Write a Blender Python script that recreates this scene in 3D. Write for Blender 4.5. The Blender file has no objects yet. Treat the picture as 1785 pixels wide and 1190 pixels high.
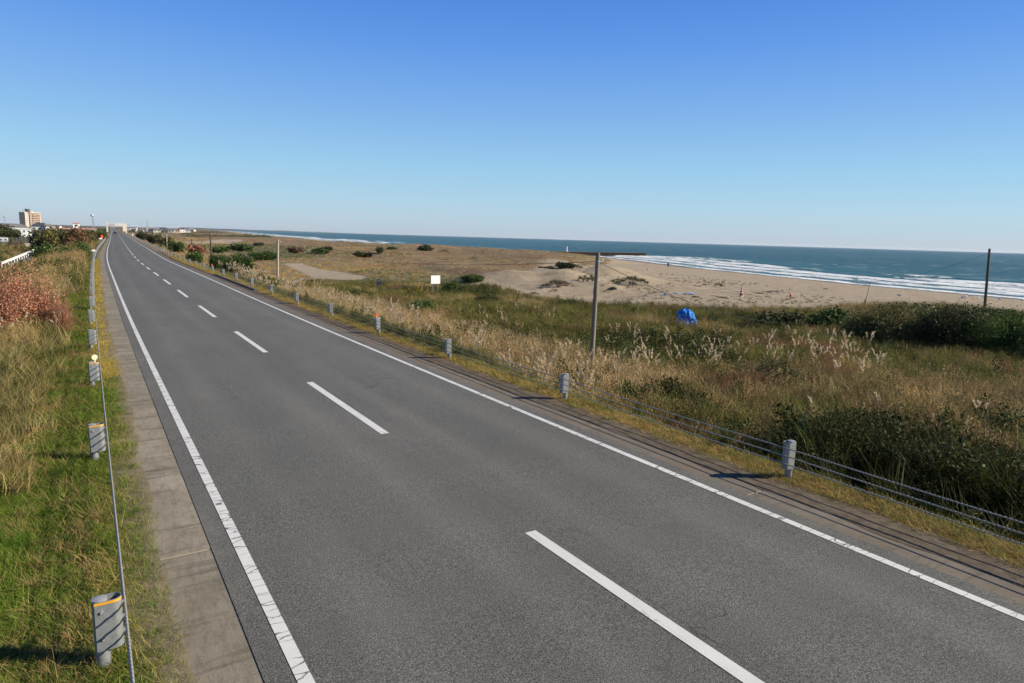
import bpy, math, random
import numpy as np
from mathutils import Vector, Matrix

random.seed(7)
RNG = np.random.default_rng(11)
R = math.radians
sc = bpy.context.scene

# ------------------------------------------------------------------ camera, world, sun, exposure
CAM_H = 3.6514
PITCH, ROLL, YAW, FPX = 0.1559, 0.0297, 0.5710, 1150.0
cam_d = bpy.data.cameras.new("camera")
cam = bpy.data.objects.new("camera", cam_d)
sc.collection.objects.link(cam)
sc.camera = cam
cam_d.sensor_width = 36.0
cam_d.sensor_fit = 'HORIZONTAL'
cam_d.lens = FPX / 1785.0 * 36.0
cam_d.clip_start = 0.05
cam_d.clip_end = 90000.0
_f = Vector((math.sin(YAW) * math.cos(PITCH), math.cos(YAW) * math.cos(PITCH), -math.sin(PITCH)))
_r = Vector((math.cos(YAW), -math.sin(YAW), 0.0))
_u = _r.cross(_f)
_r2 = _r * math.cos(ROLL) + _u * math.sin(ROLL)
_u2 = _u * math.cos(ROLL) - _r * math.sin(ROLL)
_m = Matrix((_r2, _u2, -_f)).transposed().to_4x4()
_m.translation = Vector((0, 0, CAM_H))
cam.matrix_world = _m

SUN_EL, SUN_AZ = 28.5, 124.0      # azimuth from +Y towards +X
world = bpy.data.worlds.new("World")
sc.world = world
world.use_nodes = True
wn = world.node_tree
bg = wn.nodes["Background"]
sky = wn.nodes.new("ShaderNodeTexSky")
sky.sky_type = 'NISHITA'
sky.sun_disc = False
sky.sun_elevation = R(SUN_EL)
sky.sun_rotation = R(SUN_AZ)
sky.altitude = 0.0
sky.air_density = 1.0
sky.dust_density = 0.1
sky.ozone_density = 2.2
hs = wn.nodes.new("ShaderNodeHueSaturation")
hs.inputs['Saturation'].default_value = 1.12
wn.links.new(sky.outputs[0], hs.inputs['Color'])
wn.links.new(hs.outputs[0], bg.inputs['Color'])
bg.inputs['Strength'].default_value = 0.09
# clear-air gradient laid over the sky model by elevation only, the same all the way round
EXPOSURE = 0.72
def _lin(c): return [((v / 255 + .055) / 1.055) ** 2.4 / 2 ** EXPOSURE for v in c]
_tc = wn.nodes.new("ShaderNodeTexCoord"); _sx = wn.nodes.new("ShaderNodeSeparateXYZ"); wn.links.new(_tc.outputs['Generated'], _sx.inputs[0])
_rp = wn.nodes.new("ShaderNodeValToRGB"); wn.links.new(_sx.outputs[2], _rp.inputs[0])
_stops = [(0.0, (172, 192, 212)), (.02, (174, 200, 222)), (.045, (170, 206, 230)), (.10, (150, 201, 236)), (.184, (123, 174, 236)), (.264, (93, 152, 234)), (.332, (73, 134, 221)), (.6, (44, 92, 168)), (1.0, (30, 66, 128))]
_e = _rp.color_ramp.elements
while len(_e) < len(_stops): _e.new(.5)
for _el, (_p, _c) in zip(_e, _stops): _el.position = _p; _el.color = (*_lin(_c), 1)
bg2 = wn.nodes.new("ShaderNodeBackground"); wn.links.new(_rp.outputs[0], bg2.inputs['Color'])
_ms = wn.nodes.new("ShaderNodeMixShader"); _ms.inputs[0].default_value = .88
wn.links.new(bg.outputs[0], _ms.inputs[1]); wn.links.new(bg2.outputs[0], _ms.inputs[2]); wn.links.new(_ms.outputs[0], wn.nodes['World Output'].inputs[0])

sun_d = bpy.data.lights.new("sun", 'SUN')
sun_d.energy = 5.0
sun_d.angle = R(0.5)
sun_d.color = (1.0, 0.90, 0.73)
sun = bpy.data.objects.new("sun", sun_d)
sc.collection.objects.link(sun)
_s = Vector((math.sin(R(SUN_AZ)) * math.cos(R(SUN_EL)), math.cos(R(SUN_AZ)) * math.cos(R(SUN_EL)), math.sin(R(SUN_EL))))
sun.rotation_euler = _s.to_track_quat('Z', 'Y').to_euler()
sun.location = (60, -40, 40)

sc.view_settings.view_transform = 'Standard'
sc.view_settings.look = 'None'
sc.view_settings.gamma = 1.0
sc.view_settings.use_curve_mapping = False
sc.view_settings.exposure = EXPOSURE
sc.cycles.max_bounces = 6
sc.cycles.transparent_max_bounces = 8

# ------------------------------------------------------------------ maths helpers
def spl_coeff(K, v):
    n = len(K); h = np.diff(K); A = np.zeros((n, n)); b = np.zeros(n); A[0, 0] = A[-1, -1] = 1
    for i in range(1, n - 1):
        A[i, i-1] = h[i-1]; A[i, i] = 2 * (h[i-1] + h[i]); A[i, i+1] = h[i]
        b[i] = 3 * ((v[i+1] - v[i]) / h[i] - (v[i] - v[i-1]) / h[i-1])
    return np.linalg.solve(A, b)

class Spline:
    def __init__(s, K, v):
        s.K = np.array(K, float); s.v = np.array(v, float); s.c = spl_coeff(s.K, s.v)
    def __call__(s, y):
        y = np.asarray(y, float); K, v, c = s.K, s.v, s.c; h = np.diff(K)
        i = np.clip(np.searchsorted(K, y) - 1, 0, len(K) - 2); t = y - K[i]
        bb = (v[i+1] - v[i]) / h[i] - h[i] * (2 * c[i] + c[i+1]) / 3
        dd = (c[i+1] - c[i]) / (3 * h[i])
        r = v[i] + bb * t + c[i] * t * t + dd * t ** 3
        n = len(K) - 1
        b_end = (v[n] - v[n-1]) / h[n-1] + h[n-1] * c[n-1] / 3
        r = np.where(y < K[0], v[0] + bb * t, r)
        r = np.where(y > K[-1], v[n] + b_end * (y - K[-1]), r)
        return r

YK = [0, 30, 60, 90, 130, 200, 320, 600, 1200.]
XC = 4.5601
road_z_s = Spline(YK, [0, -.1913, -.2717, -.4428, -.4393, -.6099, -.7484, -1.1745, -1.132])
road_x_s = Spline(YK, [0, 0, .1901, .5158, 1.3977, 3.4619, 6.8983, 15.1788, 30.9137])
def road_z(y): return np.where(np.asarray(y, float) > 1200, -1.13, road_z_s(y))
def road_x(y): return XC + road_x_s(y)

def _hash(ix, iy, seed):
    h = (ix.astype(np.int64) * 374761393 + iy.astype(np.int64) * 668265263 + seed * 974711) & 0xffffffff
    h = ((h ^ (h >> 13)) * 1274126177) & 0xffffffff
    h = h ^ (h >> 16)
    return (h & 0xffffff) / float(0xffffff)
def vnoise(x, y, seed=0):
    x = np.asarray(x, float); y = np.asarray(y, float)
    ix = np.floor(x); iy = np.floor(y); fx = x - ix; fy = y - iy
    fx = fx * fx * (3 - 2 * fx); fy = fy * fy * (3 - 2 * fy)
    a = _hash(ix, iy, seed); b = _hash(ix + 1, iy, seed); c = _hash(ix, iy + 1, seed); d = _hash(ix + 1, iy + 1, seed)
    return (a * (1 - fx) + b * fx) * (1 - fy) + (c * (1 - fx) + d * fx) * fy
def fbm(x, y, sc_=1.0, seed=0, oct=4):
    r = 0; a = 1; t = 0
    for o in range(oct):
        r = r + a * (vnoise(np.asarray(x) / sc_ * 2 ** o, np.asarray(y) / sc_ * 2 ** o, seed + o * 17) - .5); t += a; a *= .5
    return r / t * 2
def sstep(a, b, x):
    t = np.clip((np.asarray(x, float) - a) / (b - a), 0, 1); return t * t * (3 - 2 * t)

# where a line of sight of the surveyed view meets height z (used only to survey positions)
def at(px, py, z):
    d = np.array(_f) + (px - 892.5) / FPX * np.array(_r2) + (595 - py) / FPX * np.array(_u2)
    t = (z - CAM_H) / d[2]
    return float(d[0] * t), float(d[1] * t)

# ------------------------------------------------------------------ shoreline and terrain
SEA = -5.0
_SY = [-3000, -300, 0, 53, 89, 166, 240, 283, 292, 330, 408, 483, 747, 912, 1373, 3000, 8000, 40000]
_SX = [0, 128, 141, 148, 156, 181, 216, 232, 205, 188, 184, 176, 222, 225, 275, 520, 1100, 5000]
def shore_x(y): return np.interp(y, _SY, _SX)

def bump(X, Y, cx, cy, rx, ry, ang, h):
    c, s = math.cos(ang), math.sin(ang)
    a = ((X - cx) * c + (Y - cy) * s) / rx; b = (-(X - cx) * s + (Y - cy) * c) / ry
    return h * np.exp(-(a * a + b * b))

def terrain(X, Y):
    X = np.asarray(X, float); Y = np.asarray(Y, float)
    u = X - road_x(Y); zr = road_z(Y) - .055
    d = shore_x(Y) - X
    # open field and dunes
    zf = -3.15 + .22 * fbm(X, Y, 14, 3) - .35 * sstep(30, 90, X) * sstep(200, 40, Y)
    dune = sstep(70, 150, Y) * sstep(12, 45, u) * sstep(20, 60, d)
    dune2 = sstep(95, 60, d) * sstep(18, 34, d) * sstep(120, 220, Y) * sstep(1500, 600, Y)
    zf = zf + dune * (1.3 * fbm(X, Y, 38, 21) + .8 * fbm(X, Y, 13, 31, 3)) + dune2 * (.75 + .7 * fbm(X, Y, 50, 5))
    zf = zf + bump(X, Y, 168, 292, 34, 55, -.1, .85) + bump(X, Y, 155, 245, 16, 34, .5, .55)
    bx, by = at(985, 463, -3.2); zf = zf + bump(X, Y, bx + 3, by + 4, 12, 4, -.9, 2.9) - bump(X, Y, bx - 3, by - 5, 10, 5, -.9, 1.2)
    bx, by = at(1095, 492, -3.6); zf = zf + bump(X, Y, bx, by, 8, 3.6, -.5, 1.7)
    bx, by = at(965, 498, -3.6); zf = zf + bump(X, Y, bx, by, 8, 3.4, -.5, 1.5)
    bx, by = at(1020, 492, -3.6); zf = zf + bump(X, Y, bx, by, 6, 3, -.5, 1.3)
    bx, by = at(1253, 496, -3.9); zf = zf + bump(X, Y, bx, by, 3, 1.6, -.4, .5)
    for _bx, _by, _w, _h in ((1150, 478, 10, 1.2), (1040, 512, 7, 1.0), (900, 500, 8, 1.3), (925, 488, 9, 1.5), (1010, 480, 10, 1.9), (1060, 475, 9, 1.7), (1180, 495, 6, .5), (870, 520, 5, .7), (1320, 490, 9, .5), (1130, 505, 5, .5)):
        _cx, _cy = at(_bx, _by, -3.6); zf = zf + bump(X, Y, _cx, _cy, _w, _w * .42, -.6, _h)
    _hum = sstep(130, 95, X) * sstep(40, 60, X) * sstep(45, 65, Y) * sstep(170, 120, Y)
    zf = zf + _hum * (2.1 * np.clip(fbm(X, Y, 13, 141, 3), -.1, 1) + .35 * fbm(X, Y, 2.8, 142, 3))
    zf = zf + bump(X, Y, 76, 33, 17, 8, -.45, 1.25)
    # beach
    beach = -5.0 + np.interp(d, [-400, -60, 0, 12, 45, 80], [-6., -1.2, 0, .45, 1.05, 1.5]) + .08 * fbm(X, Y, 9, 77)
    k = sstep(35, 95, d)
    k = np.where(Y > 180, sstep(8, 45, d), k)
    zf = beach * (1 - k) + zf * k
    # left side field
    zl = -2.45 + .25 * fbm(X, Y, 12, 41) - .3 * sstep(60, 200, Y)
    kr = sstep(5.15, 9.0, u); kl = sstep(-5.6, -14.0, u)
    z = np.where(u > 0, zr * (1 - kr) + zf * kr, zr * (1 - kl) + zl * kl)
    z = z + np.where(np.abs(u) > 4.4, .03 * fbm(X, Y, 1.1, 9, 3), 0)
    z = z - .22 * sstep(4.15, 3.95, np.abs(u))
    return z
def tz(x, y): return float(terrain(np.array([x]), np.array([y]))[0])

# ------------------------------------------------------------------ mesh and object helpers
COL = sc.collection
def np_mesh(name, V, F, mat=None, smooth=False, cols=None, uv=None, attrs=None):
    """V (n,3); F list of int arrays (each (m,3) or (m,4))."""
    me = bpy.data.meshes.new(name)
    V = np.asarray(V, np.float32)
    if not isinstance(F, list): F = [F]
    F = [np.asarray(f, np.int32) for f in F if len(f)]
    me.vertices.add(len(V)); me.vertices.foreach_set("co", V.ravel())
    loops = np.concatenate([f.ravel() for f in F]) if F else np.zeros(0, np.int32)
    tot = np.concatenate([np.full(len(f), f.shape[1], np.int32) for f in F]) if F else np.zeros(0, np.int32)
    st = np.concatenate([[0], np.cumsum(tot)[:-1]]).astype(np.int32) if len(tot) else tot
    me.loops.add(len(loops)); me.loops.foreach_set("vertex_index", loops)
    me.polygons.add(len(tot)); me.polygons.foreach_set("loop_start", st)
    me.polygons.foreach_set("use_smooth", np.full(len(tot), smooth, bool))
    me.update(calc_edges=True)
    if cols is not None:
        a = me.attributes.new("Col", 'FLOAT_COLOR', 'POINT')
        c = np.ones((len(V), 4), np.float32); c[:, :3] = cols; a.data.foreach_set("color", c.ravel())
    for k, (typ, arr) in (attrs or {}).items():
        a = me.attributes.new(k, typ, 'POINT')
        a.data.foreach_set({'FLOAT': 'value', 'INT': 'value', 'FLOAT_VECTOR': 'vector', 'FLOAT_COLOR': 'color'}[typ], np.asarray(arr, np.int32 if typ == 'INT' else np.float32).ravel())
    if uv is not None:
        l = me.uv_layers.new(name="UVMap"); l.data.foreach_set("uv", np.asarray(uv, np.float32)[loops].ravel())
    if mat: me.materials.append(mat)
    return me

def link(name, data, parent=None, loc=None):
    o = bpy.data.objects.new(name, data); COL.objects.link(o)
    if parent: o.parent = parent
    if loc is not None: o.location = loc
    return o
def tag(o, label=None, cat=None, group=None, kind=None):
    if label: o['label'] = label
    if cat: o['category'] = cat
    if group: o['group'] = group
    if kind: o['kind'] = kind
    return o
def empty(name, loc, label, cat, group=None, rz=0):
    o = bpy.data.objects.new(name, None); COL.objects.link(o); o.location = loc; o.rotation_euler = (0, 0, rz)
    o.empty_display_size = .2
    return tag(o, label, cat, group)
def copy_tree(o, parent=None):
    c = o.copy(); COL.objects.link(c); c.parent = parent
    for ch in list(o.children): copy_tree(ch, c)
    return c

class MB:
    def __init__(s): s.v = []; s.f = []
    def add(s, V, F):
        n = len(s.v); s.v += [tuple(x) for x in V]; s.f += [tuple(i + n for i in f) for f in F]; return s
    def box(s, c, d, rz=0, bev=0):
        x, y, z = [a / 2 for a in d]; cs, sn = math.cos(rz), math.sin(rz)
        if bev <= 0:
            P = [(sx * x, sy * y, sz * z) for sz in (-1, 1) for sx, sy in ((-1, -1), (1, -1), (1, 1), (-1, 1))]
            Fc = [(3, 2, 1, 0), (4, 5, 6, 7), (0, 1, 5, 4), (1, 2, 6, 5), (2, 3, 7, 6), (3, 0, 4, 7)]
        else:
            P = []; b = min(bev, x * .49, y * .49)
            ring = [(-x + b, -y), (x - b, -y), (x, -y + b), (x, y - b), (x - b, y), (-x + b, y), (-x, y - b), (-x, -y + b)]
            tz_ = z - bev
            for zz_, k in ((-z, 1), (tz_, 1), (z, 1 - bev / max(x, y))):
                P += [(a * k if k < 1 else a, q * k if k < 1 else q, zz_) for a, q in ring]
            Fc = [tuple(range(7, -1, -1)), tuple(range(16, 24))]
            for l in (0, 8):
                Fc += [(l + i, l + (i + 1) % 8, l + 8 + (i + 1) % 8, l + 8 + i) for i in range(8)]
        return s.add([(c[0] + a * cs - q * sn, c[1] + a * sn + q * cs, c[2] + w) for a, q, w in P], Fc)
    def tube(s, pts, rad, n=8, cap=True):
        pts = [Vector(p) for p in pts]; m = len(pts)
        rad = rad if isinstance(rad, (list, tuple)) else [rad] * m
        V = []; ref = None
        for i, p in enumerate(pts):
            t = (pts[min(i + 1, m - 1)] - pts[max(i - 1, 0)]).normalized()
            if ref is None:
                ref = Vector((1, 0, 0)) if abs(t.x) < .9 else Vector((0, 1, 0))
            a = t.cross(ref).normalized(); b = t.cross(a).normalized(); ref = -b if False else ref
            for k in range(n):
                g = 2 * math.pi * k / n
                V.append(p + (a * math.cos(g) + b * math.sin(g)) * rad[i])
        Fc = [(i * n + k, i * n + (k + 1) % n, (i + 1) * n + (k + 1) % n, (i + 1) * n + k) for i in range(m - 1) for k in range(n)]
        if cap: Fc += [tuple(range(n - 1, -1, -1)), tuple(range((m - 1) * n, m * n))]
        return s.add(V, Fc)
    def prism(s, poly, z0, z1):
        n = len(poly)
        V = [(x, y, z0) for x, y in poly] + [(x, y, z1) for x, y in poly]
        return s.add(V, [tuple(range(n - 1, -1, -1)), tuple(range(n, 2 * n))] + [(i, (i + 1) % n, n + (i + 1) % n, n + i) for i in range(n)])
    def ball(s, c, r, nu=10, nv=7, sq=(1, 1, 1)):
        V = []
        for j in range(nv + 1):
            ph = math.pi * j / nv
            for i in range(nu):
                th = 2 * math.pi * i / nu
                V.append((c[0] + r * sq[0] * math.sin(ph) * math.cos(th), c[1] + r * sq[1] * math.sin(ph) * math.sin(th), c[2] - r * sq[2] * math.cos(ph)))
        return s.add(V, [(j * nu + i, j * nu + (i + 1) % nu, (j + 1) * nu + (i + 1) % nu, (j + 1) * nu + i) for j in range(nv) for i in range(nu)])
    def mesh(s, name, mat, smooth=False):
        me = bpy.data.meshes.new(name); me.from_pydata(s.v, [], s.f); me.update()
        if smooth:
            me.polygons.foreach_set("use_smooth", np.ones(len(me.polygons), bool))
            try: me.set_sharp_from_angle(angle=R(40))
            except Exception: pass
        if mat: me.materials.append(mat)
        return me
    def build(s, name, mat, parent=None, loc=None, smooth=False):
        return link(name, s.mesh(name, mat, smooth), parent, loc)

# ------------------------------------------------------------------ materials
class NT:
    def __init__(s, name):
        s.m = bpy.data.materials.new(name); s.m.use_nodes = True; s.t = s.m.node_tree; s.n = s.t.nodes
        s.bsdf = s.n['Principled BSDF']; s.out = s.n['Material Output']
    def L(s, a, b): s.t.links.new(a, b)
    def node(s, typ, **kw):
        n = s.n.new(typ)
        for k, v in kw.items(): setattr(n, k, v)
        return n
    def coord(s, kind='Object', scale=(1, 1, 1), rot=(0, 0, 0)):
        if kind == 'World': o = s.node('ShaderNodeNewGeometry').outputs['Position']
        else: o = s.node('ShaderNodeTexCoord').outputs[kind]
        mp = s.node('ShaderNodeMapping'); mp.inputs['Scale'].default_value = scale; mp.inputs['Rotation'].default_value = rot
        s.L(o, mp.inputs[0]); return mp.outputs[0]
    def noise(s, vec, scale, detail=4, rough=.6, dist=0):
        n = s.node('ShaderNodeTexNoise'); n.inputs['Scale'].default_value = scale; n.inputs['Detail'].default_value = detail
        n.inputs['Roughness'].default_value = rough; n.inputs['Distortion'].default_value = dist; s.L(vec, n.inputs['Vector']); return n.outputs['Fac']
    def ramp(s, fac, stops):
        r = s.node('ShaderNodeValToRGB'); e = r.color_ramp.elements
        while len(e) < len(stops): e.new(.5)
        for el, (p, c) in zip(e, stops): el.position = p; el.color = (*c, 1) if len(c) == 3 else c
        s.L(fac, r.inputs[0]); return r.outputs[0]
    def rng(s, v, a, b, c=0., d=1.):
        m = s.node('ShaderNodeMapRange'); s.L(v, m.inputs[0])
        for i, q in enumerate((a, b, c, d)): m.inputs[i + 1].default_value = q
        return m.outputs[0]
    def mix(s, fac, a, b, mode='MIX'):
        m = s.node('ShaderNodeMix', data_type='RGBA', blend_type=mode)
        for sock, v in ((m.inputs[0], fac), (m.inputs[6], a), (m.inputs[7], b)):
            if isinstance(v, (int, float)): sock.default_value = v
            elif isinstance(v, tuple): sock.default_value = (*v, 1)
            else: s.L(v, sock)
        return m.outputs[2]
    def math(s, op, a, b=None, c=None, clamp=False):
        m = s.node('ShaderNodeMath', operation=op, use_clamp=clamp)
        for i, v in enumerate((a, b, c)):
            if v is None: continue
            if isinstance(v, (int, float)): m.inputs[i].default_value = v
            else: s.L(v, m.inputs[i])
        return m.outputs[0]
    def attr(s, name, typ='GEOMETRY'):
        a = s.node('ShaderNodeAttribute', attribute_name=name, attribute_type=typ); return a
    def bump(s, h, strength=.3, dist=.01, normal=None):
        b = s.node('ShaderNodeBump'); b.inputs['Strength'].default_value = strength; b.inputs['Distance'].default_value = dist
        s.L(h, b.inputs['Height'])
        if normal is not None: s.L(normal, b.inputs['Normal'])
        return b.outputs[0]
    def fin(s, color=None, rough=.8, metal=0., spec=None, normal=None):
        b = s.bsdf
        if color is not None:
            if isinstance(color, tuple): b.inputs['Base Color'].default_value = (*color, 1)
            else: s.L(color, b.inputs['Base Color'])
        if isinstance(rough, (int, float)): b.inputs['Roughness'].default_value = rough
        else: s.L(rough, b.inputs['Roughness'])
        b.inputs['Metallic'].default_value = metal
        if spec is not None: b.inputs['Specular IOR Level'].default_value = spec
        if normal is not None: s.L(normal, b.inputs['Normal'])
        return s.m

def simple(name, col, rough=.6, metal=0., var=.12, scale=3., bump=.0, dirt=None):
    t = NT(name); v = t.coord('Object'); n = t.noise(v, scale, 5)
    lo = tuple(c * (1 - var) for c in col); hi = tuple(min(1, c * (1 + var)) for c in col)
    c = t.ramp(n, [(.3, lo), (.7, hi)])
    if dirt:
        n2 = t.noise(v, scale * .4, 6, .7); c = t.mix(t.rng(n2, .52, .68), c, dirt)
    nm = t.bump(t.noise(v, scale * 6, 3), bump, .01) if bump else None
    return t.fin(c, rough, metal, None, nm)

def foliage_mat(name, lo, hi, extra=None, trans=.22, use_tint=False, rough=.6):
    """leaf material: colour varies per leaf (vertex attribute) and per plant."""
    t = NT(name)
    a = t.attr('Col'); sep = t.node('ShaderNodeSeparateColor'); t.L(a.outputs['Color'], sep.inputs[0])
    if use_tint:
        ti = t.attr('tint', 'INSTANCER')
        base = t.mix(1.0, ti.outputs['Color'], a.outputs['Color'], 'MULTIPLY')
    else:
        oi = t.node('ShaderNodeObjectInfo')
        f = t.math('ADD', sep.outputs[0], t.math('MULTIPLY', t.math('SUBTRACT', oi.outputs['Random'], .5), .35), clamp=True)
        base = t.mix(f, lo, hi)
        if extra: base = t.mix(t.rng(sep.outputs[1], .8, .95), base, extra)
    t.fin(base, rough, 0, .12)
    tr = t.node('ShaderNodeBsdfTranslucent'); t.L(base, tr.inputs['Color'])
    mx = t.node('ShaderNodeMixShader'); mx.inputs[0].default_value = trans
    t.L(t.bsdf.outputs[0], mx.inputs[1]); t.L(tr.outputs[0], mx.inputs[2]); t.L(mx.outputs[0], t.out.inputs[0])
    return t.m

# asphalt: uv.x = metres from the centre line, uv.y = metres along the road
def mat_asphalt():
    t = NT("asphalt"); v = t.coord('World')
    uvn = t.node('ShaderNodeTexCoord').outputs['UV']
    sx = t.node('ShaderNodeSeparateXYZ'); t.L(uvn, sx.inputs[0])
    u = sx.outputs[0]
    au = t.math('ABSOLUTE', u)
    d1 = t.math('ABSOLUTE', t.math('SUBTRACT', t.math('ABSOLUTE', t.math('SUBTRACT', au, 1.62)), .78))
    track = t.rng(d1, .0, .42, 1., 0.)
    mp = t.node('ShaderNodeMapping'); mp.inputs['Scale'].default_value = (1.2, .06, 1); t.L(uvn, mp.inputs[0])
    streak = t.noise(mp.outputs[0], 1.0, 4, .6)
    patch = t.noise(v, .35, 5, .6)
    g1 = t.noise(v, 70, 3, .85)
    g2 = t.node('ShaderNodeTexVoronoi', feature='F1'); g2.inputs['Scale'].default_value = 110; t.L(v, g2.inputs['Vector'])
    sepc = t.node('ShaderNodeSeparateColor'); t.L(g2.outputs['Color'], sepc.inputs[0])
    base = t.ramp(g1, [(.34, (.028, .029, .026)), (.5, (.082, .081, .073)), (.66, (.23, .225, .20))])
    base = t.mix(t.rng(sepc.outputs[0], .8, .97, 0, .6), base, (.24, .23, .20))
    f = t.math('ADD', t.math('MULTIPLY', track, .13), t.math('ADD', t.math('MULTIPLY', streak, .35), t.math('MULTIPLY', patch, .35)))
    k = t.rng(f, .2, .6, .78, 1.18)
    kk = t.node('ShaderNodeCombineColor'); [t.L(k, kk.inputs[i]) for i in range(3)]
    base = t.mix(1.0, base, kk.outputs[0], 'MULTIPLY')
    blot = t.rng(t.noise(v, .9, 5, .7), .60, .72, 0, .35); base = t.mix(blot, base, (.045, .044, .042))
    pale = t.rng(t.noise(t.coord('World', (.5, .12, 1)), 1.0, 4, .6), .5, .7, 0, .22); base = t.mix(pale, base, (.17, .165, .15))
    # thin hairline joints and dusty edges
    edge = t.rng(au, 3.1, 3.6)
    dust = t.math('MULTIPLY', edge, t.rng(t.noise(v, 1.3, 5), .4, .7), clamp=True)
    base = t.mix(t.math('MULTIPLY', dust, .35), base, (.22, .19, .15))
    # thin transverse cracks and darker tar seams
    ck = t.node('ShaderNodeTexVoronoi', feature='DISTANCE_TO_EDGE'); ck.inputs['Scale'].default_value = .16
    wv = t.node('ShaderNodeVectorMath', operation='ADD'); nn = t.node('ShaderNodeTexNoise'); nn.inputs['Scale'].default_value = 1.6; nn.inputs['Detail'].default_value = 5; t.L(v, nn.inputs['Vector'])
    t.L(v, wv.inputs[0]); t.L(nn.outputs['Color'], wv.inputs[1]); t.L(wv.outputs[0], ck.inputs['Vector'])
    crk = t.math('MULTIPLY', t.rng(ck.outputs['Distance'], .0008, .0022, 1, 0), t.rng(t.noise(v, .21, 2), .55, .62))
    base = t.mix(t.math('MULTIPLY', crk, .6), base, (.02, .02, .02))
    seam = t.math('MULTIPLY', t.rng(t.math('ABSOLUTE', t.math('SUBTRACT', u, .17)), .004, .012, 1, 0), .35)
    base = t.mix(seam, base, (.03, .03, .028))
    nm = t.bump(g1, .8, .008)
    return t.fin(base, .85, 0, .25, nm)

def mat_paint(name, wear, line=True):
    t = NT(name); v = t.coord('World')
    uvn = t.node('ShaderNodeTexCoord').outputs['UV']
    mp = t.node('ShaderNodeMapping'); mp.inputs['Scale'].default_value = (1.5, 9.0, 1); t.L(uvn, mp.inputs[0])
    n1 = t.noise(v, 60, 3, .75)
    mp.inputs['Scale'].default_value = (1.3, 6.5, 1) if line else (9, .35, 1)
    dv = t.node('ShaderNodeVectorMath', operation='ADD'); nn = t.node('ShaderNodeTexNoise'); nn.inputs['Scale'].default_value = 7; t.L(v, nn.inputs['Vector'])
    sc3 = t.node('ShaderNodeVectorMath', operation='SCALE'); sc3.inputs['Scale'].default_value = .35; t.L(nn.outputs['Color'], sc3.inputs[0])
    t.L(mp.outputs[0], dv.inputs[0]); t.L(sc3.outputs[0], dv.inputs[1])
    w = t.node('ShaderNodeTexVoronoi', feature='DISTANCE_TO_EDGE'); w.inputs['Scale'].default_value = 1.0; t.L(dv.outputs[0], w.inputs['Vector'])
    crack = t.math('MULTIPLY', t.rng(w.outputs['Distance'], .012, .035 if line else .018, 1, 0), t.rng(t.noise(v, 1.7, 3), .38, .5) if line else t.rng(t.noise(v, 2.5, 3), .5, .56))
    blot = t.rng(t.noise(v, 5, 5, .7), .52, .75, 0, .9)
    a = t.math('MAXIMUM', t.math('MULTIPLY', crack, wear), t.math('MULTIPLY', t.math('MULTIPLY', t.rng(n1, .5, .75), blot), wear), clamp=True)
    col = t.mix(t.noise(v, 3, 4), (.50, .49, .45), (.64, .63, .58))
    col = t.mix(a, col, (.10, .095, .09))
    return t.fin(col, .6, 0, .4, t.bump(n1, .3, .004))

def mat_concrete(name, a, b, c, sand=None):
    t = NT(name); v = t.coord('World')
    n1 = t.noise(v, 1.1, 6, .65); n2 = t.noise(v, 45, 3, .75); n3 = t.noise(t.coord('World', (3.5, .8, 1)), 4.5, 5, .7)
    oi = t.node('ShaderNodeObjectInfo')
    col = t.ramp(n1, [(.3, a), (.5, b), (.72, c)])
    col = t.mix(t.rng(n3, .46, .66, 0, .5), col, tuple(x * .6 for x in a))
    col = t.mix(t.rng(n2, .45, .8, 0, .35), col, tuple(min(1, x * 1.5) for x in c))
    col = t.mix(t.rng(oi.outputs['Random'], 0, 1, 0, .22), col, tuple(x * .6 for x in a))
    col = t.mix(t.rng(t.noise(t.coord('World', (.5, 5, 1)), 1.2, 5, .7), .52, .66, 0, .55), col, tuple(x * .5 for x in a))
    if sand: col = t.mix(t.rng(t.noise(v, .9, 5, .7), .42, .62, 0, .7), col, sand)
    return t.fin(col, .9, 0, .2, t.bump(n2, .45, .006))

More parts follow.
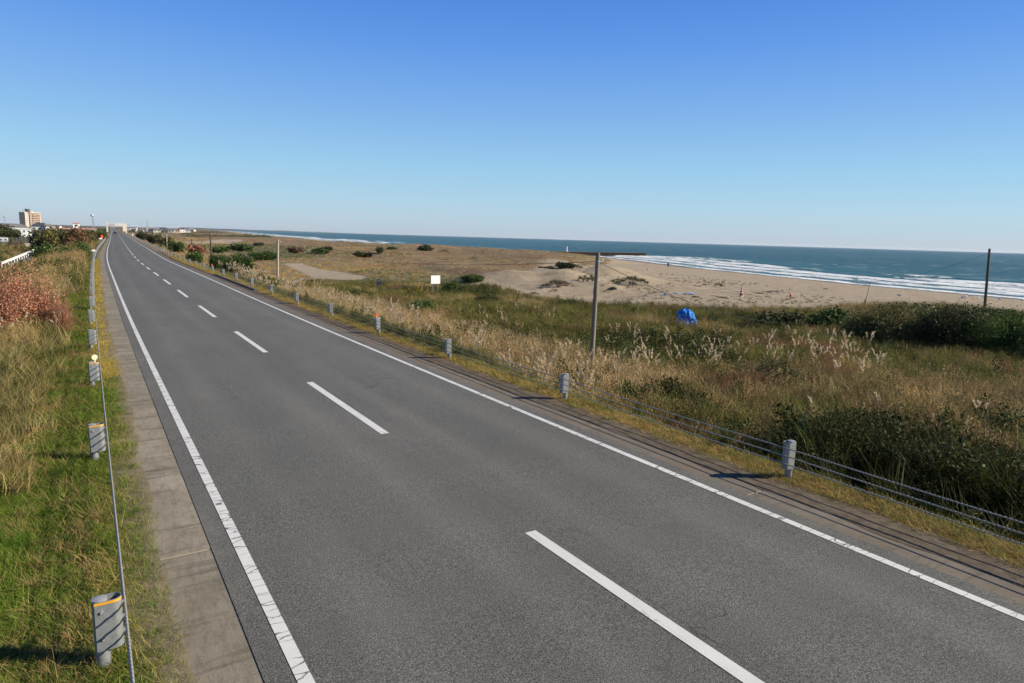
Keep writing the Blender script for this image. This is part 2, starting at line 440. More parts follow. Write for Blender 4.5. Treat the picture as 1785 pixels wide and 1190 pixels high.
def mat_ground():
    t = NT("ground_soil"); v = t.coord('World')
    w = t.attr('w'); sp = t.node('ShaderNodeSeparateColor'); t.L(w.outputs['Color'], sp.inputs[0])
    sand_w, green_w, red_w = sp.outputs[0], sp.outputs[1], sp.outputs[2]
    big = t.noise(v, .045, 6, .62); mid = t.noise(v, .35, 6, .68); fine = t.noise(v, 3.2, 5, .72); vf = t.noise(v, 22, 4, .75)
    lng = t.noise(t.coord('World', (.5, .16, 1), (0, 0, .5)), .35, 6, .65)
    dry = t.ramp(mid, [(.3, (.15, .11, .052)), (.5, (.25, .185, .09)), (.7, (.33, .26, .14))])
    dry = t.mix(t.math('MULTIPLY', t.rng(lng, .45, .65), red_w), dry, (.20, .105, .055))
    grn = t.ramp(fine, [(.3, (.040, .055, .016)), (.7, (.105, .115, .045))])
    gw = t.math('ADD', t.math('MULTIPLY', green_w, 1.0), t.rng(big, .56, .7, 0, .45), clamp=True)
    gw = t.math('MULTIPLY', gw, t.rng(fine, .3, .6, .55, 1.0))
    veg = t.mix(gw, dry, grn)
    veg = t.mix(t.rng(vf, .35, .7, .55, 0), veg, (.05, .038, .02))
    sand = t.ramp(t.noise(v, .6, 6, .65), [(.3, (.225, .175, .115)), (.5, (.32, .255, .172)), (.72, (.39, .315, .22))])
    sand = t.mix(t.rng(fine, .56, .75, 0, .45), sand, (.19, .14, .09))
    sw = t.math('ADD', sand_w, t.math('MULTIPLY', t.math('SUBTRACT', mid, .5), 1.5))
    sw = t.math('ADD', sw, t.math('MULTIPLY', t.math('SUBTRACT', fine, .5), .7))
    sm = t.rng(sw, .42, .6)
    col = t.mix(sm, veg, sand)
    wet = t.attr('wet')
    col = t.mix(wet.outputs['Fac'], col, (.115, .09, .062))
    hb = t.math('ADD', t.math('MULTIPLY', fine, .7), t.math('MULTIPLY', vf, .3))
    nm = t.bump(hb, 1.0, .22)
    ro = t.rng(wet.outputs['Fac'], 0, 1, .92, .45)
    return t.fin(col, ro, 0, .25, nm)

def mat_sea():
    t = NT("sea_water"); v = t.coord('World')
    sh = t.attr('off'); off = sh.outputs['Fac']
    # wind sea: crests run along the coast
    v1 = t.coord('World', (.22, .10, 1), (0, 0, .35)); v2 = t.coord('World', (.9, .45, 1), (0, 0, .2)); v3 = t.coord('World', (.05, .022, 1), (0, 0, .35))
    a1 = t.noise(v1, 1, 4, .6, .6); a2 = t.noise(v2, 1, 4, .65, .4); a3 = t.noise(v3, 1, 3, .55, .8)
    h = t.math('ADD', t.math('MULTIPLY', a1, 1.0), t.math('ADD', t.math('MULTIPLY', a2, .35), t.math('MULTIPLY', a3, 1.2)))
    nm = t.bump(h, 1.0, .9)
    shallow = t.rng(off, 0, 140, 1, 0)
    deep = t.mix(t.rng(t.noise(t.coord('World', (.004, .0012, 1)), 1, 5, .6), .35, .65), (.006, .046, .031), (.016, .076, .044))
    deep = t.mix(t.rng(a1, .45, .7, 0, .5), deep, (.003, .026, .030))
    col = t.mix(shallow, deep, (.022, .085, .075))
    col = t.mix(t.rng(off, 0, 26, .6, 0), col, (.075, .095, .08))
    # surf: broad band of white water with darker troughs between the rollers
    sxyz = t.node('ShaderNodeSeparateXYZ'); t.L(t.node('ShaderNodeNewGeometry').outputs['Position'], sxyz.inputs[0])
    cm = t.node('ShaderNodeCombineXYZ'); t.L(t.math('MULTIPLY', off, .22), cm.inputs[0]); t.L(t.math('MULTIPLY', sxyz.outputs[1], .10), cm.inputs[1])
    cm2 = t.node('ShaderNodeCombineXYZ'); t.L(t.math('MULTIPLY', off, 1.5), cm2.inputs[0]); t.L(t.math('MULTIPLY', sxyz.outputs[1], .9), cm2.inputs[1])
    fo = t.noise(cm.outputs[0], 1.0, 7, .72, 1.0)
    fo2 = t.noise(cm2.outputs[0], 1.0, 5, .78, .6)
    band = t.attr('foam').outputs['Fac']
    f = t.math('ADD', band, t.math('MULTIPLY', t.math('SUBTRACT', fo, .5), 2.6))
    f = t.math('ADD', f, t.math('MULTIPLY', t.math('SUBTRACT', fo2, .5), 1.0))
    foam = t.rng(f, .54, .80)
    # small whitecaps offshore
    wc = t.noise(t.coord('World', (.13, .05, 1), (0, 0, .3)), 1, 5, .72, .6)
    wcm = t.noise(t.coord('World', (.01, .006, 1)), 1, 3)
    cap = t.math('MULTIPLY', t.rng(wc, .61, .65), t.rng(wcm, .38, .5), clamp=True)
    foam = t.math('MAXIMUM', foam, t.math('MULTIPLY', cap, .85), clamp=True)
    col = t.mix(foam, col, (.66, .68, .66))
    ro = t.rng(foam, 0, 1, .34, .85)
    t.fin(col, ro, 0, .2, nm)
    t.bsdf.inputs['IOR'].default_value = 1.33
    return t.m

def mat_galv(name, col=(.235, .25, .255)):
    t = NT(name); v = t.coord('Object'); n = t.noise(v, 22, 5, .7); n2 = t.noise(t.coord('Object', (6, 6, 1)), 3, 4)
    oi = t.node('ShaderNodeObjectInfo')
    c = t.ramp(n, [(.3, tuple(x * .8 for x in col)), (.7, tuple(min(1, x * 1.2) for x in col))])
    c = t.mix(t.rng(n2, .58, .75, 0, .4), c, (.22, .18, .13))
    c = t.mix(t.rng(oi.outputs['Random'], 0, 1, 0, .18), c, (.16, .16, .15))
    return t.fin(c, .48, .35, .5)

def mat_wood(name, a, b):
    t = NT(name); v = t.coord('Object', (14, 14, .7)); n = t.noise(v, 2.5, 5, .65)
    c = t.ramp(n, [(.3, a), (.7, b)])
    return t.fin(c, .85, 0, .2, t.bump(n, .5, .01))

M = {}
M['asphalt'] = mat_asphalt()
M['line'] = mat_paint("edge_line_paint", .95)
M['dash'] = mat_paint("lane_dash_paint", .45, False)
M['slab'] = mat_concrete("gutter_concrete", (.15, .128, .092), (.225, .195, .145), (.30, .265, .205))
M['slab_r'] = mat_concrete("sandy_concrete", (.125, .105, .08), (.16, .137, .105), (.20, .172, .135), (.15, .118, .082))
M['ground'] = mat_ground()
M['joint'] = simple("joint_sand", (.40, .36, .28), .9)
M['sea'] = mat_sea()
M['galv'] = mat_galv("galvanised_steel")
M['galv_r'] = mat_galv("painted_grey_steel", (.36, .365, .355))
M['cable'] = simple("steel_cable", (.27, .26, .235), .6, .2, .25, 60)
M['wood'] = mat_wood("weathered_wood", (.12, .10, .075), (.27, .235, .18))
M['wood_dark'] = mat_wood("dark_pole_wood", (.045, .038, .03), (.115, .095, .07))
M['wood_pale'] = mat_wood("pale_pole_concrete", (.30, .26, .22), (.42, .37, .31))
M['white'] = simple("white_paint", (.72, .72, .70), .5, 0, .06)
M['yellow'] = simple("yellow_tape", (.62, .30, .02), .4)
M['black'] = simple("black_wire", (.02, .02, .02), .5)
M['orange'] = simple("orange_plastic", (.75, .10, .02), .4)
M['amber'] = simple("amber_reflector", (.85, .62, .18), .25)
M['pale_refl'] = simple("pale_reflector", (.85, .78, .50), .25)
M['navy'] = simple("navy_sign", (.03, .045, .09), .5)
M['grass'] = foliage_mat("grass_blades", (0, 0, 0), (1, 1, 1), None, .22, True, .65)

def ribbon(name, mat, u0, u1, y0, y1, dz, parent=None, step=None, thick=0., kind=None):
    """a strip following the road between offsets u0 and u1"""
    ys = [y0]
    while ys[-1] < y1:
        s = step or max(.5, .02 * abs(ys[-1]))
        ys.append(min(y1, ys[-1] + s))
    ys = np.array(ys); n = len(ys)
    V = []; UV = []
    for u in (u0, u1):
        V.append(np.stack([road_x(ys) + u, ys, road_z(ys) + dz], -1)); UV.append(np.stack([np.full(n, u), ys], -1))
    V = np.concatenate(V); UV = np.concatenate(UV)
    i = np.arange(n - 1)
    F = [np.stack([i, n + i, n + i + 1, i + 1], -1)]
    if thick:
        V = np.concatenate([V, V - [0, 0, thick]]); UV = np.concatenate([UV, UV]); m = 2 * n
        F.append(np.stack([i + 1, m + i + 1, m + i, i], -1)); F.append(np.stack([n + i, m + n + i, m + n + i + 1, n + i + 1], -1))
        F.append(np.array([[0, m, m + n, n], [n - 1, 2 * n - 1, m + 2 * n - 1, m + n - 1]]))
    me = np_mesh(name, V, F, mat, uv=UV)
    o = link(name, me, parent)
    if kind: tag(o, kind=kind)
    return o

# ------------------------------------------------------------------ large structure: ground
def poly_mask(X, Y, P, soft):
    """signed distance to polygon (positive inside) mapped to 0..1"""
    P = np.array(P, float); n = len(P); dmin = np.full(X.shape, 1e9); inside = np.zeros(X.shape, bool)
    for i in range(n):
        a = P[i]; b = P[(i + 1) % n]; e = b - a; L2 = (e ** 2).sum() + 1e-9
        t = np.clip(((X - a[0]) * e[0] + (Y - a[1]) * e[1]) / L2, 0, 1)
        dmin = np.minimum(dmin, np.hypot(X - a[0] - e[0] * t, Y - a[1] - e[1] * t))
        c = (a[1] > Y) != (b[1] > Y)
        inside ^= c & (X < (b[0] - a[0]) * (Y - a[1]) / (b[1] - a[1] + 1e-12) + a[0])
    sd = np.where(inside, dmin, -dmin)
    return np.clip(.5 + sd / (2 * soft), 0, 1)
def pix_poly(pts, z): return [at(x, y, z) for x, y in pts]
_sp = pix_poly([(1900, 565), (1600, 548), (1400, 552), (1200, 545), (1050, 540), (950, 528), (870, 514), (800, 507), (835, 494), (900, 480), (965, 474), (1020, 466), (1060, 456)], -3.5)
SAND = [(120, -300), (88, 0)] + _sp + [(185, 215), (215, 262), (240, 290), (420, 290), (420, -300)]
TRACK = pix_poly([(494, 462), (525, 461), (560, 469), (600, 477), (640, 483), (626, 489), (585, 488), (548, 487), (525, 476)], -3.2)
TRAIL = pix_poly([(500, 503), (507, 494), (530, 486), (548, 487), (520, 494), (516, 505)], -3.2)
TRACK2 = pix_poly([(312, 421.5), (345, 420), (390, 417.5), (430, 418.5), (405, 422.5), (350, 425)], -3.1)
BLOW = pix_poly([(925, 466), (960, 457), (1005, 459), (1015, 470), (985, 477), (940, 475)], -3.2)
GREEN = pix_poly([(512, 500), (560, 488), (640, 484), (735, 492), (850, 480), (860, 492), (790, 512), (740, 520), (640, 522), (560, 512)], -3.2)
GREEN2 = pix_poly([(380, 432), (440, 424), (560, 430), (560, 450), (440, 455)], -3.2)
def weights(X, Y):
    d = shore_x(Y) - X
    s = np.maximum.reduce([poly_mask(X, Y, SAND, 2.5), poly_mask(X, Y, TRACK, 1.0), poly_mask(X, Y, TRAIL, .8), poly_mask(X, Y, TRACK2, 3.), .9 * poly_mask(X, Y, BLOW, 3.),
                           sstep(34, 18, d) * (Y > 150), .38 * sstep(70, 40, X) * 0])
    s = np.where((Y > 100) & (d < 110) & (d > 0), np.maximum(s, .25), s)
    g = np.maximum(poly_mask(X, Y, GREEN, 3.), .8 * poly_mask(X, Y, GREEN2, 8.))
    u = X - road_x(Y)
    g = np.maximum(g, .85 * sstep(60, 35, Y) * sstep(5, 9, u) * sstep(75, 50, X))
    g = np.maximum(g, np.where(u < -4.2, .75, 0))
    r = sstep(30, 80, X) * sstep(70, 110, Y) * sstep(20, 60, d)
    s = np.where(np.abs(u) < 3.2, 0, s)
    # bare grit at the road side
    s = np.maximum(s, np.where(u > 0, sstep(4.5, 4.15, u), 0) * .8)
    return s, g, r

def axis(segs):
    out = [segs[0][0]]
    for a, b, s0, g in segs:
        st = s0
        while out[-1] < b - 1e-6:
            out.append(min(b, out[-1] + st)); st *= g
    return np.array(out)
def build_ground():
    up = axis([(0., 3.8, 1.3, 1), (3.8, 5.4, .1, 1), (5.4, 12, .22, 1.0), (12, 4200, .3, 1.021)])
    un = axis([(0., 3.8, 1.3, 1), (3.8, 5.6, .15, 1), (5.6, 16, .3, 1.0), (16, 3500, .5, 1.05)])
    U = np.concatenate([-un[::-1][:-1], up])
    Yp = axis([(0., 16, .3, 1), (16, 9000, .3, 1.0185)])
    Yn = axis([(0., 20, .6, 1), (20, 1200, 1., 1.12)])
    Yv = np.concatenate([-Yn[::-1][:-1], Yp])
    UU, YY = np.meshgrid(U, Yv)
    XX = UU + road_x(YY)
    ZZ = terrain(XX, YY)
    s, g, r = weights(XX, YY)
    n, m = XX.shape
    i, j = np.meshgrid(np.arange(n - 1), np.arange(m - 1), indexing='ij')
    F = np.stack([i * m + j, i * m + j + 1, (i + 1) * m + j + 1, (i + 1) * m + j], -1).reshape(-1, 4)
    V = np.stack([XX, YY, ZZ], -1).reshape(-1, 3)
    w = np.stack([s, g, r, np.ones_like(s)], -1).reshape(-1, 4)
    wet = sstep(9, 2, shore_x(YY) - XX + 2 * fbm(XX, YY, 12, 91)).reshape(-1)
    me = np_mesh("ground", V, F, M['ground'], True, attrs={'w': ('FLOAT_COLOR', w), 'wet': ('FLOAT', wet)})
    return tag(link("ground", me), kind='structure', label="sandy coastal ground with dune field, beach and embankment slopes")
build_ground()

# ------------------------------------------------------------------ sea with breakers
def build_sea():
    off = axis([(-8., 70, .45, 1), (70, 14000, .6, 1.035)])
    Yp = axis([(0., 320, 1.1, 1), (320, 14000, 1.6, 1.035)])
    Yn = axis([(0., 3000, 2., 1.12)])
    Yv = np.concatenate([-Yn[::-1][:-1], Yp])
    OO, YY = np.meshgrid(off, Yv)
    XX = OO + shore_x(YY)
    # rollers: (offshore distance, height, width)
    Z = np.full(XX.shape, SEA) + .0
    wob = 5.0 * fbm(YY, YY * 0, 55, 3, 3) + 1.6 * fbm(YY, XX * .1, 9, 8, 3)
    foam = np.zeros(XX.shape)
    for k, (c, h, w) in enumerate([(5, .10, 2.4), (18, .36, 3.2), (33, .48, 4.0), (51, .62, 4.6), (72, .5, 5.)]):
        amp = .45 + .9 * vnoise(YY / 37., YY * 0 + k * 7.3, 50 + k)
        dd = OO - c - wob * (1 + .12 * k)
        Z += h * amp * np.exp(-(dd / w) ** 2) * np.where(YY < 1500, 1, 0)
        brk = sstep(.35, .75, amp) if k < 4 else sstep(.75, 1.1, amp)
        foam = np.maximum(foam, brk * (.95 * np.exp(-((dd + w * .6) / (w * 1.35)) ** 2)) * (1. if k < 4 else .8))
    foam = np.maximum(foam, .46 * sstep(9, 2, OO - wob * .4))
    foam = np.maximum(foam, .10 * sstep(80, 60, OO - wob))
    foam = foam * (OO > -7)
    foam = np.where(OO > 95, -1, foam)
    Z += .12 * fbm(XX, YY, 7, 33, 4) * sstep(3, 20, OO) * sstep(900, 300, OO)
    n, m = XX.shape
    i, j = np.meshgrid(np.arange(n - 1), np.arange(m - 1), indexing='ij')
    F = np.stack([i * m + j, i * m + j + 1, (i + 1) * m + j + 1, (i + 1) * m + j], -1).reshape(-1, 4)
    me = np_mesh("sea", np.stack([XX, YY, Z], -1).reshape(-1, 3), F, M['sea'], True,
                 attrs={'off': ('FLOAT', OO.reshape(-1)), 'foam': ('FLOAT', foam.reshape(-1))})
    return tag(link("sea", me), kind='structure', label="blue-green sea with white surf breaking along the beach")
build_sea()

# ------------------------------------------------------------------ road, gutters and paint
road = ribbon("road", M['asphalt'], -3.53, 3.57, -40, 1500, 0, None, None, .3, 'structure')
road['label'] = "grey two-lane asphalt coast road running to the horizon"
ribbon("edge_line", M['line'], -3.30, -3.175, -38, 1480, .005, road, None)
ribbon("edge_line", M['line'], 3.18, 3.305, -38, 1480, .005, road, None)
for k in range(-3, 60):
    ye = 6.52 + 10 * k
    ribbon("lane_dash", M['dash'], -.08, .08, ye - 5.1, ye, .005, road, 1.3)
ribbon("lane_dash", M['dash'], -.08, .08, 598, 1400, .005, road).name = "centre_line"

def slabs(side, ua, ub, mat, y_first, label):
    root = ribbon("gutter_bed", M['joint'], min(ua, ub) + .01, max(ua, ub) - .01, -40, 1480, -.017, None, None, .1, 'structure')
    root.name = "roadside_gutter"; root['label'] = label
    k = 0; y = y_first
    while y < 150:
        g = .016; dz = random.uniform(-.003, .001)
        a, b = min(ua, ub), max(ua, ub)
        ribbon("slab", mat, a, b, y + g, y + 4 - g, -.005 + dz, root, 1.0, .05)
        y += 4
    ribbon("slab", mat, min(ua, ub), max(ua, ub), y, 1400, -.006, root, None, .05)
    return root
slabs(-1, -4.16, -3.532, M['slab'], -28.0 , "stained pale concrete gutter along the left road edge")
slabs(1, 3.575, 4.14, M['slab_r'], -30.0, "sandy brown concrete gutter along the right road edge")

def ragged_soil(name, side, u_in, u_out, amp, seed, label, mat):
    ys = np.arange(-20, 130, .12); n = len(ys)
    e = u_in + amp * fbm(ys, ys * 0 + seed, 1.7, seed, 4) + .3 * amp * fbm(ys, ys * 0, .25, seed + 1, 2)
    cols_ = []
    for k, f in enumerate((0, .25, 1)):
        uu = e + (u_out - e) * f
        cols_.append(np.stack([road_x(ys) + side * uu, ys, road_z(ys) + (-.001 if k == 0 else .012 if k == 1 else .004) + (0 if k == 0 else .008 * fbm(ys, ys * 0, .4, seed + 5, 3))], -1))
    V = np.concatenate(cols_); i = np.arange(n - 1); F = []
    for k in range(2):
        a = k * n + i; q = np.stack([a, a + n, a + n + 1, a + 1], -1); F.append(q if side > 0 else q[:, ::-1])
    return tag(link(name, np_mesh(name, V, F, mat, True)), kind='structure', label=label)
def soil_mat(name, a, b):
    t = NT(name); v = t.coord('World'); n1 = t.noise(v, 6, 6, .75); n2 = t.noise(v, 60, 3, .8)
    c = t.ramp(n1, [(.35, a), (.65, b)]); c = t.mix(t.rng(n2, .5, .75, 0, .5), c, tuple(x * .4 for x in a))
    return t.fin(c, .95, 0, .1, t.bump(n2, .8, .01))
ragged_soil("soil_strip", -1, 4.03, 4.45, .11, 401, "sandy soil creeping over the left gutter edge", soil_mat("left_soil", (.13, .105, .065), (.22, .185, .12)))
ragged_soil("soil_strip", 1, 4.0, 4.6, .16, 407, "gritty dark soil spilling over the right gutter", soil_mat("right_soil", (.075, .06, .042), (.17, .135, .092)))

# ------------------------------------------------------------------ cable guardrails
def post_meshes(side):
    """local frame: origin at ground, bracket points to +X (towards the road)"""
    r = .057; H = .66
    p = MB(); p.tube([(0, 0, -.3), (0, 0, H - .01)], r, 18)
    cap = MB(); cap.tube([(0, 0, H - .012), (0, 0, H + .004), (0, 0, H + .014)], [r + .003, r + .003, r * .6], 18)
    # U shaped sleeve round post, thin steel sheet
    def outline(rr, xr, n=10):
        o = [(-rr * .6, -rr)]
        o += [(xr - rr + rr * math.sin(a), -rr * math.cos(a)) for a in np.linspace(0, math.pi, n * 2)]
        o += [(-rr * .6, rr)]
        return o
    z0, z1 = H - .44, H + .0
    out, inn = outline(r + .007, .16), outline(r + .0035, .1565)
    b = MB(); n = len(out)
    V = [(x, y, z) for z in (z0, z1) for x, y in out] + [(x, y, z) for z in (z0, z1) for x, y in inn]
    F = []
    for i in range(n - 1):
        F += [(i, i + 1, n + i + 1, n + i), (2 * n + i + 1, 2 * n + i, 3 * n + i, 3 * n + i + 1), (n + i, n + i + 1, 3 * n + i + 1, 3 * n + i), (i + 1, i, 2 * n + i, 2 * n + i + 1)]
    F += [(0, n, 3 * n, 2 * n), (n - 1, 3 * n - 1, 4 * n - 1, 2 * n - 1)]
    b.add(V, F)
    bolts = []
    for z in (H - .09, H - .33):
        q = MB(); q.tube([(.012, -(r + .006), z), (.012, -(r + .022), z)], .013, 6); bolts.append(q)
    clips = []
    for z in CZ:
        q = MB(); q.box((.167, 0, z), (.016, .03, .034)); clips.append(q)
    band = MB()
    o2 = outline(r + .0095, .1625)
    V = [(x, y, z) for z in (z1 - .028, z1 - .006) for x, y in o2]; n = len(o2)
    band.add(V, [(i, i + 1, n + i + 1, n + i) for i in range(n - 1)])
    return [('post', p.mesh('post', M['galv'], True), None), ('cap', cap.mesh('cap', M['galv_r'], True), 0), ('bracket', b.mesh('bracket', M['galv'], True), 0),
            *[('bolt', q.mesh('bolt', M['galv_r']), 0) for q in bolts], *[('cable_clip', q.mesh('cable_clip', M['cable']), 0) for q in clips], ('yellow_band', band.mesh('yellow_band', M['yellow']), 0)]
CZ = (.585, .455, .325)

def cable_mesh(side, u, zc, y0, y1, twist_to):
    """three-strand look near the camera, plain beyond"""
    ys = []; y = y0
    while y < y1:
        ys.append(y)
        y += .014 if -1 < y < twist_to else max(.5, min(6, abs(y) * .03))
    ys.append(y1); ys = np.array(ys); m = len(ys); n = 12
    sag = -.018 * np.abs(np.sin(np.pi * ((ys - POST0[side]) / 6.0)))
    X = road_x(ys) + u; Z = road_z(ys) + gz(side) + zc + sag
    th = 2 * np.pi * np.arange(n) / n
    lob = 1 + .16 * np.cos(6 * (th[None, :]) * 1.0)
    lob = np.where(((ys > -1) & (ys < twist_to))[:, None], 1 + .34 * np.cos(3 * (th[None, :] - 2 * np.pi * ys[:, None] / .16)) , 1)
    rr = .0088 * lob
    V = np.stack([X[:, None] + rr * np.cos(th), np.broadcast_to(ys[:, None], (m, n)), Z[:, None] + rr * np.sin(th)], -1).reshape(-1, 3)
    i, k = np.meshgrid(np.arange(m - 1), np.arange(n), indexing='ij')
    F = np.stack([i * n + k, i * n + (k + 1) % n, (i + 1) * n + (k + 1) % n, (i + 1) * n + k], -1).reshape(-1, 4)
    return np_mesh("cable", V, F, M['cable'], True)
POST0 = {-1: 6.13, 1: 6.16}
def gz(side): return -.055
def guardrail(side, label, y_list):
    root = empty("cable_guardrail", (0, 0, 0), label, "guardrail", "cable guardrails along the road")
    pm = post_meshes(side)
    proto = None
    for q, y in enumerate(y_list):
        x = float(road_x(y)) + (-4.645 if side < 0 else 4.79); z = float(road_z(y)) - .055
        if proto is None:
            proto = link('post', pm[0][1], root)
            for nm, me, _ in pm[1:]: link(nm, me, proto)
            o = proto
        else:
            o = proto.copy(); COL.objects.link(o); o.parent = root
            for nm, ch in [(c.name.split('.')[0], c) for c in list(PROTO_CH[side])]:
                if y > 60 and nm in ('bolt', 'yellow_band', 'cable_clip', 'cap'): continue
                if y > 200: continue
                if nm == 'yellow_band' and (side > 0 or y > 20): continue
                c = ch.copy(); COL.objects.link(c); c.parent = o
        if q == 0: PROTO_CH[side] = list(proto.children)
        o.location = (x, y, z)
        o.rotation_euler = (R(random.uniform(-1.5, 1.5)), R(random.uniform(-1.3, 1.3)), (0 if side < 0 else math.pi) + R(random.uniform(-3, 3)))
    for zc in CZ:
        link("cable", cable_mesh(side, -4.464 if side < 0 else 4.609, zc, -30, 420, 22 if side < 0 else 16), root)
    return root
PROTO_CH = {}
railL = guardrail(-1, "steel cable guardrail on the grass verge left of the road", [6.13 + 6 * k for k in range(-4, 68)])
railR = guardrail(1, "steel cable guardrail on the seaward side right of the road", [6.16 + 5.98 * k for k in range(-4, 68)])

def reflector(y, side, mat, mat2, dx=0, big=.05, label=None, rail=None):
    """round delineator disc on a stem on top of a post"""
    x = float(road_x(y)) + (-4.56 if side < 0 else 4.70); z = float(road_z(y)) - .055 + .66
    t = empty("delineator", (x, y, z), label, "reflector")
    b = MB(); b.tube([(0, 0, -.05), (0, 0, .05)], .014, 8); b.build("stem", mat2, t)
    d = MB(); d.tube([(0, -.012, .05 + big), (0, .012, .05 + big)], big, 18); d.build("reflector_disc", mat, t)
    return t
reflector(18.13, -1, M['pale_refl'], M['white'], label="round pale yellow reflector on the third post of the left guardrail", big=.062)
reflector(24.1, 1, M['orange'], M['white'], label="small orange reflector on a right guardrail post before pampas grass", big=.06)
reflector(65.96, 1, M['orange'], M['white'], label="tiny red reflector on a distant right guardrail post by dark bushes", big=.06)

# concrete culvert parapet on right at the posts
def ribbon_obj(name, u0, u1, y0, y1, dz, th, mat, label, cat):
    o = ribbon(name, mat, u0, u1, y0, y1, dz, None, 1.0, th)
    return tag(o, label, cat)
ribbon_obj("culvert_parapet", 4.30, 4.52, 45, 62, .10, .35, M['slab_r'], "low pale concrete kerb under the right guardrail posts beside the bushes", "kerb")

# ------------------------------------------------------------------ vegetation: scatter machinery
def quad_blades(n, hmin, hmax, spread, width, bend, seg=3, lean=.25, seed=1, colr=(.75, 1.25), flat=0.):
    """curved tapering blades growing from a small disc"""
    g = np.random.default_rng(seed)
    az = g.uniform(0, 2 * np.pi, n); rad = spread * np.sqrt(g.uniform(0, 1, n)); ba = g.uniform(0, 2 * np.pi, n)
    bx, by = rad * np.cos(ba), rad * np.sin(ba)
    h = g.uniform(hmin, hmax, n); ln = g.normal(0, lean, n); bd = g.uniform(.3, 1, n) * bend
    w = width * g.uniform(.7, 1.3, n)
    V = np.zeros((n, seg + 1, 2, 3))
    fa = az + g.uniform(-1.2, 1.2, n) + np.pi / 2
    for k in range(seg + 1):
        t = k / seg
        out = h * (ln * t + bd * t * t); z = h * (t - .45 * bd * t * t)
        ww = w * (1 - t ** 1.6 * .95) * .5
        for s in (0, 1):
            sg = 1 if s else -1
            V[:, k, s, 0] = bx + out * np.cos(az) + sg * ww * np.cos(fa)
            V[:, k, s, 1] = by + out * np.sin(az) + sg * ww * np.sin(fa)
            V[:, k, s, 2] = z * (1 - flat)
    base = (np.arange(n) * (seg + 1) * 2)[:, None]
    F = []
    for k in range(seg):
        a = base + 2 * k
        F.append(np.concatenate([a, a + 1, a + 3, a + 2], 1))
    F = np.concatenate(F)
    c = g.uniform(colr[0], colr[1], n)
    C = np.repeat(np.stack([c * g.uniform(.93, 1.1, n), c, c * g.uniform(.85, 1.05, n)], -1), (seg + 1) * 2, 0)
    return V.reshape(-1, 3), F, C
def leaves(P, size, seed=1, up=.5, colr=(.45, 1.5), aspect=.55):
    g = np.random.default_rng(seed); n = len(P)
    a = g.normal(size=(n, 3)); a /= np.linalg.norm(a, axis=1)[:, None]
    b = g.normal(size=(n, 3)); b[:, 2] *= up; b -= (b * a).sum(1)[:, None] * a; b /= np.linalg.norm(b, axis=1)[:, None]
    s = size * g.uniform(.6, 1.35, n)[:, None]
    V = np.stack([P - a * s * .5, P + b * s * aspect * .5, P + a * s * .5, P - b * s * aspect * .5], 1).reshape(-1, 3)
    F = np.arange(n * 4).reshape(n, 4)
    c = g.uniform(colr[0], colr[1], n); C = np.repeat(np.stack([c * g.uniform(.85, 1.15, n), c, c * g.uniform(.8, 1.1, n)], -1), 4, 0)
    return V, F, C
def merge(parts):
    V, F, C, o = [], [], [], 0
    for v, f, c in parts:
        V.append(v); F.append(f + o); C.append(c); o += len(v)
    return np.concatenate(V), np.concatenate(F), np.concatenate(C)
def tintc(p, col):
    v, f, c = p; return v, f, c * np.array(col)

def plume_pts(n, h, L, w, seed, seg=4):
    """feathery drooping seed heads at height h"""
    g = np.random.default_rng(seed); Vs, Fs, Cs = [], [], []; o = 0
    for q in range(n):
        az = g.uniform(0, 6.28); ca, sa = math.cos(az), math.sin(az); r0 = g.uniform(0, .25); hh = h * g.uniform(.8, 1.08)
        lean = g.uniform(.05, .2)
        # stalk
        pts = [(r0 * ca * .4, r0 * sa * .4, 0), (ca * lean * hh * .5, sa * lean * hh * .5, hh * .55), (ca * lean * hh, sa * lean * hh, hh)]
        for a, b in zip(pts[:-1], pts[1:]):
            V = np.array([[a[0] - .004, a[1], a[2]], [a[0] + .004, a[1], a[2]], [b[0] + .003, b[1], b[2]], [b[0] - .003, b[1], b[2]]])
            Vs.append(V); Fs.append(np.array([[0, 1, 2, 3]]) + o); Cs.append(np.full((4, 3), (.75, .62, .42))); o += 4
        # many fine branchlets hugging a drooping axis
        m = 26
        t = g.uniform(0, 1, m); top = np.array(pts[-1])
        dr = np.array([ca, sa, 0]) * .5
        for tt in t:
            c = top + np.array([0, 0, 1]) * L * (tt - .15) * (1 - .2 * tt) + dr * L * tt * tt * .9
            d = np.array([g.normal(0, .5), g.normal(0, .5), .9]) + dr * (.5 + tt); d /= np.linalg.norm(d)
            s = np.cross(d, [g.normal(), g.normal(), .2]); s /= np.linalg.norm(s) + 1e-6
            ll = L * .34 * g.uniform(.6, 1.2); ww = w * g.uniform(.6, 1.2) * (1 - .5 * tt)
            V = np.array([c, c + d * ll * .5 + s * ww, c + d * ll, c + d * ll * .5 - s * ww])
            Vs.append(V); Fs.append(np.array([[0, 1, 2, 3]]) + o); k = g.uniform(.85, 1.15); Cs.append(np.full((4, 3), k)); o += 4
    return np.concatenate(Vs), np.concatenate(Fs), np.concatenate(Cs)

